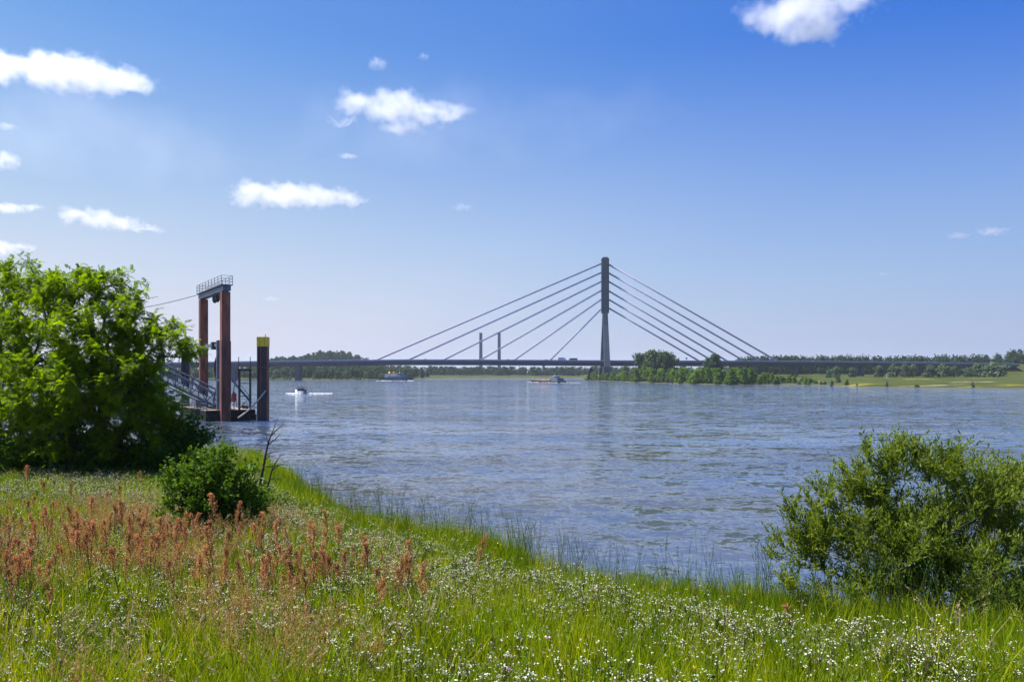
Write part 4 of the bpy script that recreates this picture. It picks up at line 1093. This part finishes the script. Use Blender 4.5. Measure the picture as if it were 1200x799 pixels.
def herb(rg, h, nst, head, nfl, fsize, flat, fm, leafy=10, sway=.12, hr=.045, lsz=.06):
    P0 = []; P1 = []; fl = []; lf = []; ld = []
    for q in range(nst):
        a = rg.random()*6.28; r = .10*rg.random(); p = np.array([r*math.cos(a), r*math.sin(a), 0]); hh = h*rg.uniform(.7, 1.15)
        t_ = p+np.array([math.cos(a)*sway*rg.random(), math.sin(a)*sway*rg.random(), hh]); P0.append(p); P1.append(t_)
        for e in range(head):
            b_ = p+(t_-p)*rg.uniform(.6, .9); c_ = t_+np.array([*(rg.normal(size=2)*.055), rg.uniform(-.06, .03)]); P0.append(b_); P1.append(c_)
            for g_ in range(nfl): fl.append(c_+rg.normal(size=3)*hr*np.array([1, 1, .3]))
        for e in range(leafy):
            lf.append(p+(t_-p)*rg.uniform(.05, .85)); ld.append(rg.normal(size=3)+np.array([0, 0, .4]))
    v, q, r_ = stems(P0, P1, .006, rg)
    lf = np.array(lf); ld = unit(np.array(ld)); lv_, lq = leaves(lf, ld, unit(rg.normal(size=lf.shape)+np.array([0, 0, 1.])), lsz*(.6+.8*rg.random(len(lf))), lsz*.35*(.6+.8*rg.random(len(lf))))
    pv, pq, pr = petals(fl, fsize, rg, flat)
    return joinm('herb', [(v, q, r_, G_stem), (lv_, lq, rg.random(len(lf)), G_herb), (pv, pq, pr, fm)])


rg = np.random.default_rng(17)
def grass_me(mt, nb, h0, h1, sp_, wd, bend=.55):
    v, q, r_ = blades(nb, h0, h1, sp_, wd, rg, bend); return joinm('grass', [(v, q, r_, mt)])
c_grass = collect('grass_clump', [grass_me(G_grass, 38, .18, .50, .19, .011) for _ in range(5)])
c_edge = collect('bank_grass_clump', [grass_me(G_edge, 40, .25, .62, .17, .010, .4) for _ in range(4)])
c_leafy = collect('leafy_weed', [herb(rg, .34, 5, 0, 1, .004, .4, G_white, leafy=14, lsz=.085) if False else None for _ in range(0)])
def leafy_me():
    k = 60; p = np.stack([rg.normal(size=k)*.10, rg.normal(size=k)*.10, rg.uniform(.03, .36, k)], -1); d = unit(rg.normal(size=(k, 3))+np.array([0, 0, .5]))
    v, q = leaves(p, d, unit(rg.normal(size=(k, 3))+np.array([0, 0, 1.2])), rg.uniform(.025, .06, k), rg.uniform(.007, .017, k)); return joinm('leafy', [(v, q, rg.random(k), G_herb)])
c_leafy = collect('leafy_weed', [leafy_me() for _ in range(4)])
c_white = collect('white_flower', [herb(rg, .44, 4, 4, 3, .0125, .5, G_white, leafy=10, hr=.013) for _ in range(5)])
c_pink = collect('pink_flower', [herb(rg, .42, 3, 2, 5, .026, .9, G_pink, hr=.014) for _ in range(3)])
c_yel = collect('yellow_flower', [herb(rg, .36, 3, 2, 3, .024, .6, G_yel, hr=.012) for _ in range(3)])


def dry_me(mt, n_, h0, h1, lean, headl=.10, nh=16, hw=.007, hs=.014):
    V0 = []; V1 = []; hp = []; hd_ = []
    for q in range(n_):
        a = rg.random()*6.28; p = np.array([rg.normal()*.07, rg.normal()*.07, 0]); hh = rg.uniform(h0, h1); prev = p; le = lean*hh*rg.uniform(.3, 1)
        for e in range(1, 6):
            f_ = e/5; c_ = p+np.array([math.cos(a)*le*f_**2.4, math.sin(a)*le*f_**2.4, hh*f_*(1-.16*(le/hh)*f_**2)]); V0.append(prev); V1.append(c_); tdir = c_-prev; prev = c_
        td = tdir/np.linalg.norm(tdir)
        for e in range(nh):
            hp.append(prev+td*headl*(e/nh-.3)+rg.normal(size=3)*hw); hd_.append(td+.35*rg.normal(size=3))
    v, q, r_ = stems(V0, V1, .0058, rg); hp = np.array(hp); hv, hq = leaves(hp, np.array(hd_), unit(rg.normal(size=hp.shape)), hs*(.7+.6*rg.random(len(hp)))*1.6, hs*.6*(.7+.6*rg.random(len(hp))))
    return joinm('dry', [(v, q, r_, mt), (hv, hq, rg.random(len(hp)), mt)])


c_dry = collect('dry_grass', [dry_me(G_dry, 5, .45, .75, .7) for _ in range(4)])
c_brown = collect('brown_grass', [dry_me(G_brown, 7, .45, .8, .2, .20, 26, .016, .016) for _ in range(4)])
c_reed = collect('reed', [dry_me(G_reed, 5, .6, 1.05, .22, .10, 8, .006, .014) for _ in range(4)])


def scatter(name, label, cat, col, pts, smin, smax, tilt=.12, seed=0, zoff=-.03):
    rg = np.random.default_rng(seed); k = len(pts); pts = np.array(pts)
    me = bpy.data.meshes.new(name); V = np.stack([pts[:, 0], pts[:, 1], ground_z(pts[:, 0], pts[:, 1])+zoff], -1).astype(np.float32)
    me.vertices.add(k); me.vertices.foreach_set('co', V.ravel())
    a = me.attributes.new('rot', 'FLOAT_VECTOR', 'POINT'); a.data.foreach_set('vector', np.stack([rg.normal(size=k)*tilt, rg.normal(size=k)*tilt, rg.random(k)*6.28], -1).astype(np.float32).ravel())
    a = me.attributes.new('scl', 'FLOAT', 'POINT'); a.data.foreach_set('value', rg.uniform(smin, smax, k).astype(np.float32))
    a = me.attributes.new('idx', 'INT', 'POINT'); a.data.foreach_set('value', rg.integers(0, len(col.objects), k).astype(np.int32))
    o = link(name, me); tag(o, label, cat, kind='stuff')
    ng = bpy.data.node_groups.new(name, 'GeometryNodeTree'); ng.interface.new_socket('Geometry', in_out='INPUT', socket_type='NodeSocketGeometry'); ng.interface.new_socket('Geometry', in_out='OUTPUT', socket_type='NodeSocketGeometry')
    N = ng.nodes.new; Lk = ng.links.new; gi = N('NodeGroupInput'); go = N('NodeGroupOutput'); ci = N('GeometryNodeCollectionInfo'); ci.inputs['Collection'].default_value = col; ci.inputs['Separate Children'].default_value = True; ci.inputs['Reset Children'].default_value = True
    ip = N('GeometryNodeInstanceOnPoints'); ip.inputs['Pick Instance'].default_value = True

    def at(nm, dt): q = N('GeometryNodeInputNamedAttribute'); q.data_type = dt; q.inputs['Name'].default_value = nm; return q.outputs['Attribute']
    er = N('FunctionNodeEulerToRotation'); Lk(at('rot', 'FLOAT_VECTOR'), er.inputs[0]); Lk(er.outputs[0], ip.inputs['Rotation']); Lk(at('scl', 'FLOAT'), ip.inputs['Scale']); Lk(at('idx', 'INT'), ip.inputs['Instance Index'])
    Lk(gi.outputs[0], ip.inputs['Points']); Lk(ci.outputs[0], ip.inputs['Instance']); Lk(ip.outputs[0], go.inputs[0])
    md = o.modifiers.new('scatter', 'NODES'); md.node_group = ng
    return o


def fbm(x, y, s, k): return .5+.25*wob(x, y, s, k)+.13*wob(x, y, s*2.7, k+5)+.07*wob(x, y, s*6.1, k+9)


def bank_points(dens, cond, seed, ymin=2.2, ymax=36, sside=.70):
    rg = np.random.default_rng(seed); K = int(dens*(ymax-ymin)*60)
    x = rg.uniform(-30, 30, K); y = rg.uniform(ymin, ymax, K)
    s = (np.interp(x, EX, EY)-y)*.75
    keep = (np.abs(x) < sside*y+1.5) & (s > -2.2)
    x, y, s = x[keep], y[keep], s[keep]
    # thinner where the ground lies farther off
    k2 = rg.random(len(x)) < np.clip(1.25-.022*y, .35, 1)*cond(x, y, s); return list(zip(x[k2], y[k2]))


sc_flow = lambda x, y, s: np.clip((fbm(x, y, .55, 2)-.22)*2.2, 0.18, 1)*np.clip(.28+(y-5)*.13, .22, 1)*sm((s-.8)/1.2)*np.where(x < -2.5, np.clip(.25+(y-7)*.12, .12, 1), 1)
scatter('meadow_grass', 'bright green meadow grass covering the near river bank', 'grass', c_grass, bank_points(32, lambda x, y, s: np.where(s > 1.6, 1, .55), 1), .95, 1.65, seed=1)
scatter('bank_grass', 'taller plain grass along the edge of the near bank', 'grass', c_edge, bank_points(42, lambda x, y, s: ((s < 1.9) & (s > -1.6)).astype(float), 2, sside=.9), .5, 1.2, tilt=.2, seed=2)
scatter('leafy_weeds', 'low leafy weeds growing between the meadow grass', 'weeds', c_leafy, bank_points(20, lambda x, y, s: np.clip(fbm(x, y, .8, 7)*1.3, .15, 1)*(s > .6), 3), .8, 1.45, seed=3)
scatter('white_wildflowers', 'small white wildflowers scattered through the meadow', 'flowers', c_white, bank_points(28, sc_flow, 4), 1.0, 1.5, seed=4)
scatter('pink_wildflowers', 'pale pink wildflowers in the middle of the meadow', 'flowers', c_pink, bank_points(3.0, lambda x, y, s: np.clip((fbm(x, y, .7, 11)-.5)*3, 0, 1)*(s > 1.5), 5), .8, 1.15, seed=5)
scatter('yellow_wildflowers', 'small yellow flowers dotted through the meadow', 'flowers', c_yel, bank_points(2.2, lambda x, y, s: np.clip((fbm(x, y, .5, 14)-.3)*2, .1, 1), 6), .8, 1.15, seed=6)
scatter('dry_grass', 'arching straw coloured grass stems in the left meadow', 'grass', c_dry, bank_points(7, lambda x, y, s: np.where((x < -.5) & (s > 1.5), .9, .12)*np.clip(fbm(x, y, .6, 20)*1.3, 0, 1), 7), .75, 1.2, seed=7)
scatter('brown_grass', 'reddish brown seeding grass in the left meadow', 'grass', c_brown, bank_points(13, lambda x, y, s: np.clip((fbm(x, y, .45, 23)-.36)*3, 0, 1)*(x < -1.2)*(y < 20)*(s > 2.2)*np.where(x > -.30*y, .4, 1)*np.where((y < 7) & (x > -.5*y), .3, 1.25), 8), .75, 1.1, seed=8)
scatter('bank_reeds', 'thin reed stalks standing up along the edge of the near bank', 'reeds', c_reed, bank_points(7, lambda x, y, s: ((s < .7) & (s > -1.8) & (x > -7)).astype(float), 9, sside=.9), .8, 1.25, seed=9, zoff=.0)
# a few low plants at the feet of the trees
scatter('shade_weeds', 'leafy weeds under the locust trees', 'weeds', c_leafy, [(x, y) for x, y in bank_points(14, lambda x, y, s: (y > 24).astype(float), 12)], 1.0, 1.8, seed=12)


# rust red sorrel: every plant is a thing
def sorrel_variant(seed):
    rg = np.random.default_rng(seed); hh = rg.uniform(.78, 1.0); hl = rg.uniform(.28, .40); k = 560
    nb = 9; br = []
    for q in range(nb):
        f_ = q/nb; a = rg.random()*6.28; ln_ = (.13+.09*rg.random())*(1-.6*f_); br.append((hh-hl+hl*f_*.85, a, ln_))
    pts = []
    for q in range(k):
        if rg.random() < .25: z = hh-hl*.35*rg.random(); pts.append((rg.normal()*.013, rg.normal()*.013, z))
        else:
            z0, a, ln_ = br[rg.integers(nb)]; g_ = rg.random()**.8; r_ = ln_*g_*.5; pts.append((r_*math.cos(a)+rg.normal()*.009, r_*math.sin(a)+rg.normal()*.009, z0+ln_*g_*.95))
    pts = np.array(pts); v, q, r_ = petals(pts, .014, rg, 1.5); head = joinm('seed_head', [(v, q, r_, G_sorrel)])
    mb = MB(); mb.tube([(0, 0, -.05), (.01, 0, hh*.4), (0, .01, hh*.97)], [.006, .005, .002], 5)
    for z0, a, ln_ in br: mb.tube([(0, .005, z0), (ln_*.42*math.cos(a), ln_*.42*math.sin(a), z0+ln_*.95)], [.002, .001], 3)
    stem = mb.mesh('stem', G_stem)
    lf = 5; p = np.stack([np.zeros(lf), np.zeros(lf), np.linspace(.05, hh*.5, lf)], -1); an = rg.random(lf)*6.28; d = np.stack([np.cos(an), np.sin(an), np.full(lf, .8)], -1)
    v, q = leaves(p, d, np.stack([-np.cos(an), -np.sin(an), np.ones(lf)], -1), np.full(lf, .11), np.full(lf, .028)); lv_ = joinm('leaves', [(v, q, rg.random(lf), G_herb)])
    return stem, head, lv_


SV = [sorrel_variant(60+q) for q in range(6)]
random.seed(31)
spots = [(62, 600), (68, 612), (58, 606), (50, 640), (36, 566), (53, 560), (111, 600), (108, 612), (133, 612), (137, 622), (170, 620), (165, 636), (175, 632), (186, 634), (105, 655), (284, 622), (268, 640), (276, 650), (248, 655), (262, 670),
         (357, 675), (365, 660), (350, 690), (397, 650), (398, 640), (375, 690), (493, 735), (491, 690), (0, 640), (8, 650), (330, 690), (320, 680), (340, 700), (310, 700), (298, 690), (290, 700), (425, 690), (440, 700), (455, 715), (410, 670), (84, 585), (97, 640), (92, 625), (120, 640), (146, 630), (152, 642), (158, 628),
         (192, 642), (200, 648), (207, 640), (214, 652), (222, 648), (229, 660), (236, 650), (19, 600), (30, 590), (14, 655), (3, 700), (10, 710), (22, 690), (30, 700), (350, 655), (386, 700), (400, 705), (548, 700), (930, 740), (380, 655)]
for k in range(120): spots.append((random.gauss(140, 95), random.gauss(655, 30)))
for k in range(36): spots.append((random.gauss(375, 65), random.gauss(708, 20)))
for k in range(22): spots.append((random.gauss(10, 25), random.gauss(715, 25)))
ns = 0
for k, (px, py) in enumerate(spots):
    g_ = on_ground(px, py+ (30 if k < 67 else 25))
    if g_ is None or g_.y > 31: continue
    if (np.interp(g_.x, EX, EY)-g_.y) < .8: continue
    v_ = SV[k % 6]; o = empty('sorrel_plant', g_, 'tall sorrel plant with a rust red seed head in the left meadow', 'sorrel', 'rust red sorrel plants in the meadow', random.uniform(0, 6.28))
    sc = random.uniform(.75, 1.3); wd_ = random.uniform(.65, 1.05); o.scale = (sc*wd_, sc*wd_, sc); o.rotation_euler.x = random.gauss(0, .12); o.rotation_euler.y = random.gauss(0, .12)
    link('stem', v_[0], o); link('seed_head', v_[1], o)['kind'] = 'stuff'; link('leaves', v_[2], o); ns += 1
# single dark tall weeds in front
for k, (px, py, hh, lab) in enumerate([(765, 700, .95, 'dark upright leafy weed standing at the bank edge before the water'), (152*2.4+405, 655, .8, 'single leafy weed sticking up from the bank edge left of the reeds'), (112, 590, 1.1, 'pale green tall umbel plant before the dark trees')]):
    g_ = on_ground(px, py+25)
    if g_ is None: continue
    me = herb(np.random.default_rng(80+k), hh, 1, 3, 4, .018, .5, G_herb if k < 2 else G_white, leafy=34, sway=.05, lsz=.085)
    tag(link('tall_weed', me, None, g_), lab, 'weed')

# ------------------------------------------------------------------ air and clouds
hz = bpy.data.materials.new('haze'); hz.use_nodes = True; t = hz.node_tree; t.nodes.clear(); n, m, L = nodes_of(t)
pv = n('ShaderNodeVolumePrincipled', {'Color': (.80, .88, 1, 1), 'Density': .00007, 'Anisotropy': .2}); L(pv.outputs[0], n('ShaderNodeOutputMaterial').inputs['Volume'])
mb = MB().box((0, 0, 73), (18100, 18100, 154)); o = mb.obj('haze', hz); tag(o, 'thin pale summer haze over the river', kind='stuff')


def cloud(px, py, wpx, hpx, dist, lobes, label, den=.008, seed=0, rough=1.7, nsc=5.0):
    c = P(px, py, dist); sx_ = wpx/F*dist; sz_ = hpx/F*dist; sy_ = sx_*.6
    o = MB().box((0, 0, 0), (sx_*1.25, sy_*1.25, sz_*1.3)).obj('cloud', None if False else bpy.data.materials.new('cloud_vapour'), None, c)
    M_ = o.data.materials[0]; M_.use_nodes = True; t = M_.node_tree; t.nodes.clear(); n, m, L = nodes_of(t); tc = n('ShaderNodeTexCoord').outputs['Object']; acc = None
    wn = n('ShaderNodeTexNoise', {'Vector': tc, 'Scale': 2.2/sz_, 'Detail': 2.0}); wv = n('ShaderNodeVectorMath', {0: wn.outputs['Color'], 1: (.5, .5, .5)}, operation='SUBTRACT')
    wv = n('ShaderNodeVectorMath', {0: wv.outputs[0], 3: sz_*.7}, operation='SCALE'); wp = n('ShaderNodeVectorMath', {0: tc, 1: wv.outputs[0]}, operation='ADD').outputs[0]
    for lx_, lz, rx, rz_ in lobes:
        mp = n('ShaderNodeMapping', {0: wp, 'Location': (lx_*sx_/2, 0, lz*sz_/2), 'Scale': (rx*sx_/2, rx*sx_/2*.6, rz_*sz_/2)}, vector_type='TEXTURE')
        v = m('SUBTRACT', 1.0, n('ShaderNodeVectorMath', {0: mp.outputs[0]}, operation='LENGTH').outputs['Value']); acc = v if acc is None else m('MAXIMUM', acc, v)
    nz_ = n('ShaderNodeTexNoise', {'Vector': tc, 'Scale': nsc/sz_, 'Detail': 7.0, 'Roughness': .62, 'W': float(seed)}, noise_dimensions='4D')
    a = m('MULTIPLY', m('ADD', acc, m('MULTIPLY', m('SUBTRACT', nz_.outputs[0], .52), rough)), 1.15, clamp=True)
    pv = n('ShaderNodeVolumePrincipled', {'Color': (1, 1, 1, 1), 'Density': m('MULTIPLY', a, den*2.0), 'Anisotropy': .5}); L(pv.outputs[0], n('ShaderNodeOutputMaterial').inputs['Volume'])
    return tag(o, label, 'cloud')


cloud(85, 88, 200, 56, 4200, [(-.75, .25, .5, .5), (-.35, .25, .5, .75), (.1, .1, .5, .8), (.5, -.3, .5, .45)], 'large white cumulus cloud at the upper left edge', .008, 2)
cloud(482, 130, 190, 56, 4000, [(-.55, .25, .4, .6), (-.2, .25, .5, .6), (.15, -.05, .5, .35), (.5, -.02, .35, .25), (-.15, -.6, .35, .35), (-.8, -.4, .2, .15)], 'ragged white cloud high above the bridge left of centre', .007, 3)
cloud(348, 228, 165, 42, 6000, [(-.55, .0, .45, .75), (-.1, -.05, .6, .6), (.35, -.15, .5, .5), (.2, .4, .25, .4), (.7, -.25, .35, .3)], 'long flat white cloud above the gantry', .006, 1)
cloud(955, 12, 200, 90, 3600, [(-.45, -.1, .45, .45), (-.1, .05, .55, .65), (.3, .3, .5, .5), (0, -.4, .4, .35), (.6, .5, .4, .3)], 'bright ragged cloud cut by the upper edge at the right', .008, 4)
cloud(130, 258, 125, 38, 6000, [(-.6, .25, .4, .6), (-.2, .1, .4, .6), (.15, -.2, .5, .35), (.6, -.5, .4, .18)], 'white cloud with a tapering right tail above the large tree', .006, 5)
cloud(8, 187, 46, 34, 5200, [(0, 0, .8, .7)], 'small puffy cloud at the left edge', .007, 6)
cloud(20, 244, 84, 18, 6500, [(-.3, 0, .7, .6), (.4, .1, .4, .4)], 'thin streak cloud at the left edge left of the tapering cloud', .006, 7)
cloud(10, 291, 80, 30, 7500, [(-.3, 0, .7, .6), (.35, .1, .5, .3)], 'pale low cloud behind the top of the left tree', .005, 8)
cloud(443, 74, 34, 26, 4000, [(0, 0, .75, .6)], 'small wispy cloud above the ragged cloud', .006, 9)
cloud(497, 66, 22, 16, 4000, [(0, 0, .7, .5)], 'tiny cloud wisp highest above the bridge', .006, 10)
cloud(408, 183, 32, 10, 5500, [(0, 0, .8, .6)], 'tiny flat cloud between the ragged and the long flat cloud', .007, 11)
cloud(1123, 276, 38, 12, 7000, [(0, 0, .85, .6)], 'left one of two thin clouds over the right bank', .004, 12)
cloud(1164, 271, 54, 16, 7000, [(-.1, 0, .75, .6), (.5, .3, .4, .3)], 'right one of two thin clouds over the right bank', .004, 13)
cloud(543, 243, 38, 16, 6500, [(0, 0, .8, .5)], 'faint wisp of cloud right of the long flat cloud', .0025, 14)
cloud(318, 350, 28, 9, 9000, [(0, 0, .8, .6)], 'tiny low cloud just above the yellow capped pile', .004, 15)
cloud(1035, 321, 20, 8, 9000, [(0, 0, .8, .6)], 'tiny low cloud right of the bridge stays', .003, 16)
cloud(8, 148, 34, 14, 5200, [(0, 0, .8, .6)], 'tiny wisp at the left edge under the large cumulus', .004, 17)
cloud(560, 150, 520, 150, 9000, [(-.2, 0, .8, .5), (.5, .2, .5, .5)], 'very faint broad veil of cirrus behind the ragged cloud', .00006, 18, 1.2, 3)
cloud(120, 150, 420, 170, 9000, [(-.2, 0, .8, .6), (.4, -.3, .5, .5)], 'very faint veil of haze cloud under the large cumulus', .00008, 19, 1.2, 3)
